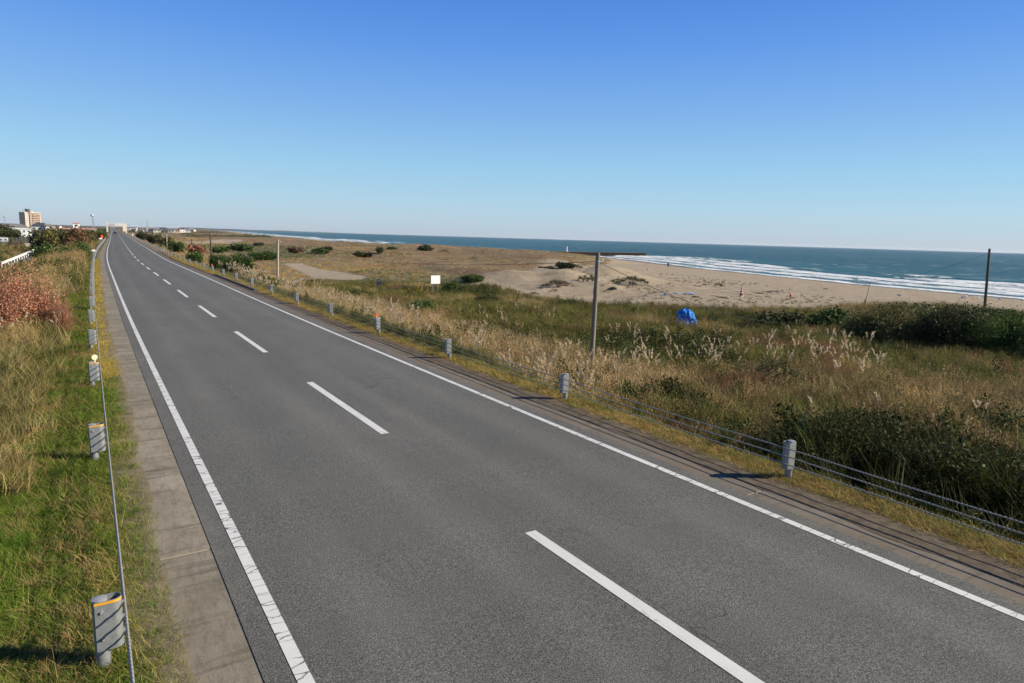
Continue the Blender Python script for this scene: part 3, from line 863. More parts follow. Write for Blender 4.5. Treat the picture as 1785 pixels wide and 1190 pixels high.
def scatter(name, label, protos, P, rot, scl, pick, tint, mat, kind='stuff', parent=None):
    """one object: the clump shapes and the points live in the same mesh, nodes place the clumps"""
    Vs, Fs, Cs, ids = [], [], [], []; o = 0
    for k, (v, f, c) in enumerate(protos):
        Vs.append(v); Fs.append(f + o); Cs.append(c); ids.append(np.full(len(v), k)); o += len(v)
    nP = len(P); np_ = o
    V = np.concatenate(Vs + [P]); pid = np.concatenate(ids + [np.full(nP, -1)])
    z = lambda a, d: np.concatenate([np.zeros((np_, d)) if d > 1 else np.zeros(np_), a])
    t4 = np.ones((nP, 4)); t4[:, :3] = tint
    me = np_mesh(name, V, Fs, mat, cols=np.concatenate([*Cs, np.ones((nP, 3))]),
                 attrs={'pid': ('INT', pid), 'rot': ('FLOAT_VECTOR', z(rot, 3)), 'scl': ('FLOAT_VECTOR', z(scl, 3)),
                        'pick': ('INT', z(pick, 1)), 'tint': ('FLOAT_COLOR', z(t4, 4))})
    ob = link(name, me, parent)
    ng = bpy.data.node_groups.new(name + "_nodes", 'GeometryNodeTree')
    ng.interface.new_socket("Geometry", in_out='INPUT', socket_type='NodeSocketGeometry')
    ng.interface.new_socket("Geometry", in_out='OUTPUT', socket_type='NodeSocketGeometry')
    N = ng.nodes; L = ng.links
    gi = N.new('NodeGroupInput'); go = N.new('NodeGroupOutput')
    def na(nm, typ):
        a = N.new('GeometryNodeInputNamedAttribute'); a.data_type = typ; a.inputs['Name'].default_value = nm; return a.outputs['Attribute']
    def eq(a, k):
        c = N.new('FunctionNodeCompare'); c.data_type = 'INT'; c.operation = 'EQUAL'
        i = [s for s in c.inputs if s.type == 'INT']; L.new(a, i[0]); i[1].default_value = k
        return c.outputs[0]
    pidn = na('pid', 'INT'); pk = na('pick', 'INT'); rt = na('rot', 'FLOAT_VECTOR'); sl = na('scl', 'FLOAT_VECTOR')
    e2r = N.new('FunctionNodeEulerToRotation'); L.new(rt, e2r.inputs[0])
    sp = N.new('GeometryNodeSeparateGeometry'); sp.domain = 'POINT'; L.new(gi.outputs[0], sp.inputs['Geometry']); L.new(eq(pidn, -1), sp.inputs['Selection'])
    jn = N.new('GeometryNodeJoinGeometry')
    for k in range(len(protos)):
        s = N.new('GeometryNodeSeparateGeometry'); s.domain = 'POINT'; L.new(gi.outputs[0], s.inputs['Geometry']); L.new(eq(pidn, k), s.inputs['Selection'])
        ip = N.new('GeometryNodeInstanceOnPoints'); L.new(sp.outputs['Selection'], ip.inputs['Points']); L.new(eq(pk, k), ip.inputs['Selection'])
        L.new(s.outputs['Selection'], ip.inputs['Instance']); L.new(e2r.outputs[0], ip.inputs['Rotation']); L.new(sl, ip.inputs['Scale'])
        L.new(ip.outputs[0], jn.inputs[0])
    L.new(jn.outputs[0], go.inputs[0])
    md = ob.modifiers.new("scatter", 'NODES'); md.node_group = ng
    if kind: tag(ob, label, None, None, kind)
    return ob

AZ0, AZ1 = -.16, 1.34
def polar_points(n, r0, r1, az0=AZ0, az1=AZ1, power=1.0):
    """points with density falling as distance grows (power 1: even in the picture, 2: even on the ground)"""
    a = RNG.uniform(az0, az1, n)
    t = RNG.uniform(0, 1, n)
    if power == 0: r = np.exp(np.log(r0) + t * np.log(r1 / r0))
    else: r = (r0 ** power + t * (r1 ** power - r0 ** power)) ** (1 / power)
    return r * np.sin(a), r * np.cos(a), r
def rots(n, tilt=.12):
    return np.stack([RNG.normal(0, tilt, n), RNG.normal(0, tilt, n), RNG.uniform(0, 6.28, n)], -1)
def lerp3(a, b, t): return np.array(a)[None] * (1 - t[:, None]) + np.array(b)[None] * t[:, None]
CLEAR = []     # (x, y, radius) spots kept free of tall growth in front of things that stand in the field
for _px, _py, _r in ((60, 615, 1.6), (20, 620, 1.6), (100, 600, 1.4), (50, 590, 2.), (90, 585, 1.5), (15, 590, 2.), (1192, 578, 1.5), (1185, 590, 1.6), (1200, 590, 1.6), (759, 518, 1.2), (752, 524, 1.2), (765, 524, 1.2), (660, 528, 1.0), (1506, 540, 1.5)):
    CLEAR.append((*at(_px, _py, -3.2 if _px > 300 else -1.5), _r))
RAMP = pix_poly([(-5, 482), (0, 462), (58, 436), (84, 440), (84, 458), (70, 484)], -2.1)
def finish(name, label, protos, X, Y, scl, pick, tint, tilt=.12, sink=0.):
    k = poly_mask(X, Y, RAMP, .5) < .5
    X, Y, scl, pick, tint = X[k], Y[k], scl[k], pick[k], tint[k]
    if 'short' not in label:
        for cx, cy, cr in CLEAR: scl = np.where((X - cx) ** 2 + (Y - cy) ** 2 < cr * cr, scl * .3, scl)
    P = np.stack([X, Y, terrain(X, Y) - sink], -1); n = len(X)
    s = np.stack([scl * RNG.uniform(.85, 1.2, n), scl * RNG.uniform(.85, 1.2, n), scl * RNG.uniform(.8, 1.25, n)], -1)
    print(name, n, [len(p[1]) for p in protos])
    return scatter(name, label, protos, P, rots(n, tilt), s, pick, tint, M['grass'])
def uoff(X, Y): return X - road_x(Y)

# clump shapes
P_short = [quad_blades(40, .05, .19, .09, .0085, .9, 3, .35, s, (.55, 1.45)) for s in (1, 2, 3)]
P_straw = [quad_blades(30, .04, .17, .12, .007, 1.3, 3, .8, s, (.6, 1.4)) for s in (4, 5)]
P_tuft = [quad_blades(60, .22, .48, .12, .008, 1.0, 4, .25, s) for s in (6, 7)]
P_tall = [quad_blades(64, .5, 1.55, .30, .024, .85, 4, .14, s, (.45, 1.55)) for s in (8, 9, 10)]
def weed(seed, n=210, h=1.1, r=.34, size=.08):
    g = np.random.default_rng(seed)
    t = g.uniform(.12, 1, n); a = g.uniform(0, 6.28, n); rr = r * np.sqrt(g.uniform(0, 1, n)) * (1.15 - .5 * t)
    P = np.stack([rr * np.cos(a), rr * np.sin(a), h * t * g.uniform(.8, 1.1, n)], -1)
    st = quad_blades(16, h * .7, h, r * .5, .012, .25, 3, .1, seed + 50)
    return merge([leaves(P, size, seed), tintc(st, (1.0, .75, .55))])
P_weed = [weed(11), weed(12, 300, .9, .4, .065), weed(13, 200, 1.3, .3, .10)]
def seedy(seed, n=26, h=1.15):
    b = quad_blades(50, .5, 1.0, .26, .014, .6, 3, .15, seed, (.6, 1.2))
    g = np.random.default_rng(seed); P = []
    for q in range(n):
        a = g.uniform(0, 6.28); r = .3 * math.sqrt(g.uniform()); hh = h * g.uniform(.75, 1.1)
        P += [(r * math.cos(a) * 1.2 + g.normal(0, .015), r * math.sin(a) * 1.2 + g.normal(0, .015), hh + g.uniform(-.13, .05)) for _ in range(7)]
    return merge([b, tintc(leaves(np.array(P), .05, seed, .4, (.9, 1.3), .35), (1.25, 1.12, 1.1))])
P_seed = [seedy(21), seedy(22)]
P_far = [quad_blades(34, .22, .5, .42, .045, .6, 2, .2, s, (.6, 1.35)) for s in (31, 32, 33)]
P_fleaf = []
for s in (34, 35):
    g = np.random.default_rng(s); P = g.normal(0, .28, (90, 3)); P[:, 2] = np.abs(P[:, 2]) * .8 + .03
    P_fleaf.append(leaves(P, .13, s))

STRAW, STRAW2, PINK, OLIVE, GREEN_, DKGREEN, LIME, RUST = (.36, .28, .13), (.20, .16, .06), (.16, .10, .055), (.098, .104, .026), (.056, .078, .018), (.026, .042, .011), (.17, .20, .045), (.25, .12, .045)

def left_verge():
    # close: dense short green grass with straw between
    n = 26000
    y = 1.0 + 21 * RNG.uniform(0, 1, n) ** 1.5; u = -4.12 - RNG.uniform(0, 1, n) * np.minimum(3.2, .6 + .13 * y + .9) + .20 * np.clip(fbm(y, y * 0, 1.6, 301, 3) + .35, -.1, 1) * np.interp(y, [3, 9], [1.3, .8]) + np.abs(RNG.normal(0, .02, n))
    x = road_x(y) + u
    k = x > -.11 * y - .9
    x, y, u = x[k], y[k], u[k]
    n2 = 15000
    y2 = 20 + 75 * RNG.uniform(0, 1, n2) ** 1.3; u2 = -4.12 - RNG.uniform(0, 1, n2) * (1.0 + .1 * y2 ** 1.0 + 2)
    x2 = road_x(y2) + u2; k = x2 > -.11 * y2 - 1
    x = np.concatenate([x, x2[k]]); y = np.concatenate([y, y2[k]]); u = uoff(x, y); n = len(x)
    lush = fbm(x, y, .9, 61, 3) + .55 * fbm(x, y, 5, 62, 2) + .15
    edge = sstep(-4.75, -4.2, u)
    dry = np.clip(.5 - lush * 1.5 + .5 * edge + .9 * sstep(-6.6, -7.8, u) * sstep(11, 16, y), 0, 1)
    isdry = RNG.uniform(0, 1, n) < .08 + .55 * dry
    tint = lerp3((.065, .135, .012), (.15, .19, .03), RNG.uniform(0, 1, n)) * (.75 + .5 * vnoise(x * 2, y * 2, 5))[:, None]
    straw = lerp3((.23, .165, .07), (.36, .265, .11), RNG.uniform(0, 1, n))
    straw = np.where((edge > .3)[:, None], lerp3((.33, .27, .08), (.22, .20, .05), RNG.uniform(0, 1, n)), straw)
    tint = np.where(isdry[:, None], straw, tint)
    pick = np.where(isdry, RNG.integers(3, 5, n), RNG.integers(0, 3, n))
    r = np.hypot(x, y); scl = (.75 + .35 * RNG.uniform(0, 1, n)) * (1 + .022 * np.clip(r - 8, 0, 60)) * (1 - .18 * edge)
    gold = (edge > .15) & (y > 19)
    tint = np.where(gold[:, None], lerp3((.40, .30, .07), (.30, .25, .06), RNG.uniform(0, 1, n)), tint)
    tallp = (RNG.uniform(0, 1, n) < .05 + .12 * sstep(-5.2, -6.5, u)) & (edge < .05)
    pick = np.where(tallp, RNG.integers(5, 7, n), pick); scl = np.where(tallp, scl * .6, scl)
    finish("verge_grass_left", "short green grass mixed with straw on the verge left of the road", P_short + P_straw + P_tuft, x, y, scl, pick, tint, .2)
left_verge()

def left_slope():
    n = 26000
    y = 11 + 190 * RNG.uniform(0, 1, n) ** 1.25; u = -5.2 - RNG.uniform(0, 1, n) * (2 + .12 * y)
    x = road_x(y) + u; k = (x > -.115 * y - 1.5) & (u < -6.2 + RNG.normal(0, .45, n)); x, y = x[k], y[k]; u = uoff(x, y); n = len(x)
    nz = fbm(x, y, 6, 71, 3); q = RNG.uniform(0, 1, n)
    tint = lerp3(STRAW2, STRAW, RNG.uniform(0, 1, n))
    grn = nz > .1
    tint = np.where((grn & (q < np.where(y < 48, .4, .7)))[:, None], lerp3(OLIVE, GREEN_, RNG.uniform(0, 1, n)), tint)
    tint = np.where(((nz < -.25) & (q < .5))[:, None], np.array(PINK), tint)
    pick = np.where(grn & (y > 48), RNG.integers(5, 8, n), np.where(grn, RNG.integers(0, 3, n), RNG.integers(0, 5, n)))
    scl = (.42 + .02 * np.clip(y, 0, 60) / 2) * (.8 + .4 * RNG.uniform(0, 1, n)) * np.where(y < 30, .8, 1)
    finish("slope_grass_left", "tall dry straw-coloured grass on the slope left of the road", P_tall + P_seed + P_weed, x, y, scl, pick, tint, .15)
left_slope()

def right_verge():
    n = 20000
    y = -1 + 110 * RNG.uniform(0, 1, n) ** 1.9; u = 4.5 + np.abs(RNG.normal(.0, .3, n)); u = 4.5 + RNG.uniform(0, 1, n) * .75 + .14 * fbm(y, y * 0, .7, 4, 2)
    x = road_x(y) + u
    tint = lerp3((.38, .24, .09), (.46, .33, .13), RNG.uniform(0, 1, n))
    q = RNG.uniform(0, 1, n); g = q < .22 + .35 * sstep(4.9, 5.2, u)
    tint = np.where(g[:, None], lerp3((.16, .17, .04), (.28, .26, .07), RNG.uniform(0, 1, n)), tint)
    pick = np.where(g, RNG.integers(0, 3, n), RNG.integers(3, 5, n))
    scl = (.55 + .4 * RNG.uniform(0, 1, n)) * (1 + .012 * np.clip(y, 0, 100)) * np.where(g, 1.0, .9)
    finish("verge_grass_right", "strip of short orange-brown dry grass along the right gutter", P_short + P_straw, x, y, scl, pick, tint, .2)
    # few dried weeds and litter on gutters
    n = 900
    y = 0 + 60 * RNG.uniform(0, 1, n) ** 1.5; s = np.where(RNG.uniform(0, 1, n) < .7, 1, -1)
    u = np.where(s > 0, 4.25 + RNG.normal(0, .12, n), -4.1 + RNG.normal(0, .05, n)); k = fbm(y, u, 1.2, 99, 2) > .05
    y, u = y[k], u[k]; x = road_x(y) + u; n = len(y)
    finish("gutter_weeds", "small withered weeds in the dirt beside the road gutters", P_straw, x, y, .35 + .3 * RNG.uniform(0, 1, n), RNG.integers(0, 2, n), lerp3((.14, .11, .06), (.33, .2, .08), RNG.uniform(0, 1, n)), .3)
right_verge()

def field_tint(x, y, n):
    """olive, straw, pinkish and dark patches"""
    a = fbm(x, y, 9, 101, 4); b = fbm(x, y, 4.5, 102, 3); c = fbm(x, y, 22, 103, 2); q = RNG.uniform(0, 1, n)
    kind = np.zeros(n, int)                        # 0 straw grass
    kind = np.where(a > -.26, 1, kind)             # olive grass
    kind = np.where(a > .2, 2, kind)              # leafy green weeds
    kind = np.where((b < -.36), 3, kind)           # pinkish seed heads
    kind = np.where(b > .42, 4, kind)              # dark leaves
    kind = np.where(q < .16, RNG.integers(0, 4, n), kind)
    return kind
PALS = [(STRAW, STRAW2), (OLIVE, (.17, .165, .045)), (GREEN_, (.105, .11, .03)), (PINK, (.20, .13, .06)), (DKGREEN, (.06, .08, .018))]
def right_field():
    n = 58000
    x, y, r = polar_points(n, 9, 95, .15, AZ1, 1.25)
    xe = XC + RNG.uniform(12, 24, 9500); ye = RNG.uniform(-9, 13, 9500)
    xw = XC + 12.3 + 3.4 * RNG.uniform(0, 1, 8500) ** 1.3; yw = RNG.uniform(-8, 11.5, 8500)
    x = np.concatenate([x, xe, xw]); y = np.concatenate([y, ye, yw]); r = np.hypot(x, y); n = len(x)
    u = uoff(x, y)
    sw, gw, rw = weights(x, y)
    k = (u > 5.15) & (sw + .35 * fbm(x, y, 4, 55, 3) < .42) & (y > -9)
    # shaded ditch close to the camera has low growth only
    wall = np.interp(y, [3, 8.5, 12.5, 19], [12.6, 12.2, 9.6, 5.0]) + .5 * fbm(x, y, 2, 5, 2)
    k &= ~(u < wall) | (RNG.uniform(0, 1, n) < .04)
    x, y, r, u, gw = x[k], y[k], r[k], u[k], gw[k]; n = len(x)
    kind = field_tint(x, y, n)
    bank = sstep(9.5, 6.0, u)
    kind = np.where((bank > .5) & (RNG.uniform(0, 1, n) < .6), np.where(fbm(x, y, 3, 8) > 0, 2, 1), kind)
    # pampas band: straw
    band = (u > 6.0) & (u < 17) & (y > 19) & (y < 75)
    kind = np.where(band & (RNG.uniform(0, 1, n) < .72), 0, kind)
    near = (y < 13) & (u < 19)
    kind = np.where(near & (RNG.uniform(0, 1, n) < .75), RNG.choice([1, 1, 3, 0], n), kind)
    kind = np.where((u < 15.2) & (y < 11.5), RNG.choice([4, 4, 1, 2], n), kind)  # darker palette on the near grass wall paints in its shade
    inband = band & (kind == 0)
    lo = np.array([p[0] for p in PALS])[kind]; hi = np.array([p[1] for p in PALS])[kind]; t = RNG.uniform(0, 1, n)[:, None]
    tint = (lo * (1 - t) + hi * t) * (.6 + .8 * vnoise(x / 1.8, y / 1.8, 3))[:, None]
    tint = tint * RNG.uniform(.6, 1.4, n)[:, None]
    tint = np.where(inband[:, None], lerp3((.50, .40, .23), (.36, .27, .13), RNG.uniform(0, 1, n)), tint)
    pm = [[0, 1, 2, 6], [0, 1, 4, 7], [3, 4, 5, 0], [6, 7, 7, 1], [3, 4, 4, 5]]
    pick = np.array(pm)[kind, RNG.integers(0, 4, n)]
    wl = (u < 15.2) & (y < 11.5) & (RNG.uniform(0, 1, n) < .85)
    pick = np.where(wl, RNG.choice([0, 1, 2, 6], n), pick); tint = np.where(wl[:, None], tint * .6, tint)  # wall clumps darkened again: self-shade put into the tint
    far = (r > 62) & (RNG.uniform(0, 1, n) < .8)
    hscale = np.interp(u, [5.1, 7.0, 10, 25, 50], [.36, .7, 1.05, 1.05, .85]) * np.interp(y, [0, 30, 60, 100], [1, 1, .75, .5])
    hscale = hscale * (1 - .45 * sstep(.4, .7, gw * (y > 60)))
    hscale *= np.clip(1 - sw[k] * 1.2, .35, 1)
    hscale *= 1 + .3 * ((u < 17) & (y < 11)) * (RNG.uniform(0, 1, n) < .6)
    scl = hscale * RNG.uniform(.75, 1.15, n)
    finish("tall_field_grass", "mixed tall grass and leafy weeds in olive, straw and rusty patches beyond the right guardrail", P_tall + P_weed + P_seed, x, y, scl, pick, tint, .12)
right_field()

def dune_grass():
    n = 60000
    x, y, r = polar_points(n, 60, 520, .0, AZ1, 1.0)
    u = uoff(x, y); d = shore_x(y) - x; sw, gw, rw = weights(x, y)
    k = (u > 5.3) & (d > 26) & (sw + .45 * fbm(x, y, 7, 56, 4) < .40) & (RNG.uniform(0, 1, n) < np.where(sw > .15, .5, 1))
    k &= (gw > .3) | (fbm(x, y, 16, 57, 3) > -.25) | (RNG.uniform(0, 1, n) < .4)
    x, y, r, u, gw, sw, rw = x[k], y[k], r[k], u[k], gw[k], sw[k], rw[k]; n = len(x)
    q = RNG.uniform(0, 1, n); a = fbm(x, y * .45, 24, 58, 4)
    tint = lerp3((.52, .355, .13), (.38, .25, .08), RNG.uniform(0, 1, n))
    tint = np.where((fbm(x, y, 11, 59, 3) > .25)[:, None], lerp3((.52, .43, .24), (.42, .34, .18), RNG.uniform(0, 1, n)), tint)
    tint = np.where(((a < -.08) & (q < .65 * np.clip(rw + .25, 0, 1)))[:, None], lerp3((.27, .125, .055), (.21, .10, .045), RNG.uniform(0, 1, n)), tint)
    g = (gw > .35) | ((a > .22) & (q < .6))
    tint = np.where((g & (q < .8))[:, None], lerp3((.085, .12, .03), (.15, .17, .045), RNG.uniform(0, 1, n)), tint)
    tint = tint * (.8 + .4 * vnoise(x / 4, y / 4, 3))[:, None]
    pick = np.where(g, RNG.integers(2, 5, n), RNG.integers(0, 3, n))
    scl = .46 * RNG.uniform(.6, 1.4, n) * (1 + .0016 * r) * np.where(gw > .35, .7, 1)
    finish("dune_grass", "short golden and reddish grass over the rolling dunes", P_far + P_fleaf, x, y, scl, pick, tint, .15)
dune_grass()

# ------------------------------------------------------------------ surveying helper: where a sight line meets the ground
def ground_at(px, py, z_guess=-3.2):
    z = z_guess
    for _ in range(40):
        x, y = at(px, py, z); z = .6 * z + .4 * tz(x, y)
    return x, y, tz(x, y)
def size_at(x, y, z, pix):
    """metres spanned by a number of photograph pixels at a place"""
    d = np.array([x, y, z - CAM_H]) @ np.array(_f)
    return pix * d / FPX

# ------------------------------------------------------------------ shrubs
def crown_mesh(name, seed, n, size, mat, kind='round', lobes=9, colr=(0, 1)):
    """leaf sized faces gathered in uneven clumps; unit crown: radius ~1, height ~1"""
    g = np.random.default_rng(seed)
    cs = []
    for k in range(lobes):
        a = g.uniform(0, 6.28); r = .62 * math.sqrt(g.uniform()); 
        cs.append((r * math.cos(a), r * math.sin(a), g.uniform(.25, .62) * (1.15 - .55 * r), g.uniform(.26, .46)))
    cs = np.array(cs); idx = g.integers(0, lobes, n)
    d = g.normal(size=(n, 3)); d /= np.linalg.norm(d, axis=1)[:, None]
    rad = cs[idx, 3] * (1 - .55 * g.uniform(0, 1, n) ** 2) * (1 + .22 * g.normal(size=n))
    P = cs[idx, :3] + d * rad[:, None] * [1, 1, .85]
    P[:, 2] = np.abs(P[:, 2]) + .02
    keep = vnoise(P[:, 0] * 5 + P[:, 2] * 3, P[:, 1] * 5 - P[:, 2] * 4, seed) > .22
    P = P[keep]; n = len(P)
    if kind == 'needle':      # upright tufts
        V, F, C = leaves(P, size, seed, .4, (0, 1), .3)
    else:
        V, F, C = leaves(P, size, seed, .5, (0, 1), .62)
    c = np.repeat(g.uniform(0, 1, n), 4)
    patch = np.repeat(vnoise(P[:, 0] * 2.2, P[:, 1] * 2.2 + P[:, 2] * 2, seed + 3), 4)
    C = np.stack([np.clip(c * .6 + patch * .5, 0, 1), np.repeat(g.uniform(0, 1, n), 4), c], -1)
    return np_mesh(name, V, F, mat, cols=C)
def stems_mesh(seed, mat):
    g = np.random.default_rng(seed); b = MB()
    for k in range(7):
        a = g.uniform(0, 6.28); r = g.uniform(.15, .5)
        b.tube([(0.03 * math.cos(a), .03 * math.sin(a), -.08), (r * .4 * math.cos(a), r * .4 * math.sin(a), .22), (r * math.cos(a), r * math.sin(a), g.uniform(.4, .62))], [.022, .015, .006], 5)
    return b.mesh("stems", mat)
FM = {
    'green': foliage_mat("shrub_leaves_green", (.022, .045, .012), (.085, .135, .03), (.14, .15, .04)),
    'dark': foliage_mat("shrub_leaves_dark", (.016, .024, .009), (.068, .078, .026), (.13, .11, .045)),
    'olive': foliage_mat("shrub_leaves_olive", (.045, .05, .016), (.15, .14, .045), (.22, .17, .06)),
    'red': foliage_mat("shrub_leaves_red", (.085, .035, .022), (.50, .235, .145), (.12, .10, .045), .2),
    'rust': foliage_mat("shrub_leaves_rust", (.10, .055, .03), (.26, .145, .075), (.11, .11, .05)),
    'yellow': foliage_mat("shrub_leaves_yellow", (.14, .13, .03), (.36, .30, .06), (.20, .16, .05)),
    'brown': foliage_mat("shrub_leaves_brown", (.07, .055, .03), (.22, .17, .095), (.09, .09, .04)),
    'olivegrass': foliage_mat("hummock_grass_olive", (.05, .05, .025), (.17, .15, .07), (.22, .17, .09)),
    'needle': foliage_mat("pine_needles_green", (.020, .045, .012), (.075, .14, .03), (.12, .16, .05)),
}
CROWN = {}
def crown(colour, size, var):
    """mesh shared by all shrubs of one colour, size class and variant"""
    key = (colour, size, var)
    if key not in CROWN:
        n, s = {'huge': (64000, .026), 'big': (40000, .036), 'mid': (5200, .11), 'far': (1300, .19)}[size]
        if colour in ('brown', 'olivegrass'):
            CROWN[key] = hummock_mesh("crown", 60 + var, FM[colour]); return CROWN[key]
        kind = 'needle' if colour == 'needle' else 'round'
        CROWN[key] = crown_mesh("crown", 100 + var * 7 + len(CROWN), n, s * (1.2 if kind == 'needle' else 1), FM[colour], kind, 8 + var * 2)
    return CROWN[key]
def hummock_mesh(name, seed, mat):
    g = np.random.default_rng(seed); parts = []
    for k in range(34):
        a = g.uniform(0, 6.28); r = math.sqrt(g.uniform()) * .85
        v, f, c = quad_blades(26, .12, .34, .10, .022, .9, 3, .35, seed * 50 + k, (0, 1))
        top = .62 * (1 - r * r) * g.uniform(.7, 1.1)
        parts.append((v + [r * math.cos(a), r * math.sin(a), top], f, c))
    v, f, c = merge(parts)
    return np_mesh(name, v, f, mat, cols=np.clip(c, 0, 1))
STEM_M = stems_mesh(3, M['wood_dark'])
def shrub(px, py, wpx, hpx, colour, label, group=None, var=0, size=None, cat='shrub', name='shrub', zg=-3.1, depth=None, sink=.1, at_xy=None):
    if at_xy: x, y = at_xy; z = tz(x, y)
    else: x, y, z = ground_at(px, py, zg)
    w = size_at(x, y, z, wpx) / 2 / .93; h = size_at(x, y, z, hpx) / .98
    if size is None: size = 'big' if wpx > 110 else ('mid' if wpx > 32 else 'far')
    # push back by half the depth so that its near foot, not its centre, is on the sight line
    r = math.hypot(x, y); dp = (depth or w) * .75
    if not at_xy: x += x / r * dp; y += y / r * dp; z = tz(x, y)
    t = empty(name, (x, y, z - sink), label, cat, group, RNG.uniform(0, 6.28) if depth is None else -math.atan2(x, y))
    t.scale = (w, depth or w, h * 1.02)
    link("crown", crown(colour, size, var), t)
    if hpx > 12: link("stems", STEM_M, t)
    return t

# the rusty shrub beside the left verge, and its neighbours
shrub(20, 600, 225, 136, 'red', "large brick-red shrub growing beside the grass verge left of the road", var=1, zg=-1.8, size='huge', depth=2.0)
shrub(102, 586, 60, 66, 'red', "straw and rust coloured shrub at the right flank of the brick-red shrub", var=2, zg=-1.6, size='big')
shrub(28, 521, 70, 28, 'green', "low green leafy shrub just behind the brick-red shrub", var=0, zg=-2.2, size='mid')
shrub(95, 500, 60, 24, 'green', "green leafy shrub with straw patches beyond the brick-red shrub", var=2, zg=-2.0, size='mid')
LS = [  # px, py(base), width, height, colour, label, zg
    (8, 417, 60, 25, 'dark', "dark pine-like tree at the left edge in front of white houses", 3, -3),
    (85, 446, 60, 44, 'dark', "broad dark tree right of the chain-link fence", 1, -3),
    (112, 440, 60, 40, 'olive', "olive and yellow-topped tree behind the dark ones left of the road", 2, -3),
    (92, 459, 60, 30, 'green', "bright green bush in front of the dark trees beside the lower road", 0, -3),
    (120, 458, 46, 24, 'green', "second green bush in front of the dark trees, nearer the guardrail", 1, -3),
    (135, 436, 46, 34, 'rust', "reddish-brown leafless bush between olive tree and guardrail", 0, -3),
    (150, 428, 40, 24, 'olive', "small olive bush beside the far left guardrail", 1, -2.5),
    (128, 412, 60, 12, 'dark', "dark hedge-like tree in front of the long white building", 2, -3),
    (165, 412, 36, 12, 'green', "green tree beside the far left guardrail bend", 2, -3),
    (148, 420, 34, 16, 'red', "red autumn bush in the far roadside thicket", 0, -3),
    (176, 414, 22, 12, 'olive', "olive bush just left of the orange roadside sign", 2, -3),
    (30, 436, 26, 26, 'brown', "bare brown bush in front of the chain-link fence", 2, -3),
    (146, 446, 26, 22, 'green', "green bush tucked against the left guardrail bend", 0, -2),
]
for px_, py_, w_, h_, c_, l_, v_, z_ in LS:
    shrub(px_, py_ + 2, w_ * 1.15, h_ * 1.25, c_, l_, None, v_ % 3, 'mid', 'tree' if 'tree' in l_ else 'shrub', 'tree' if 'tree' in l_ else 'shrub', z_)

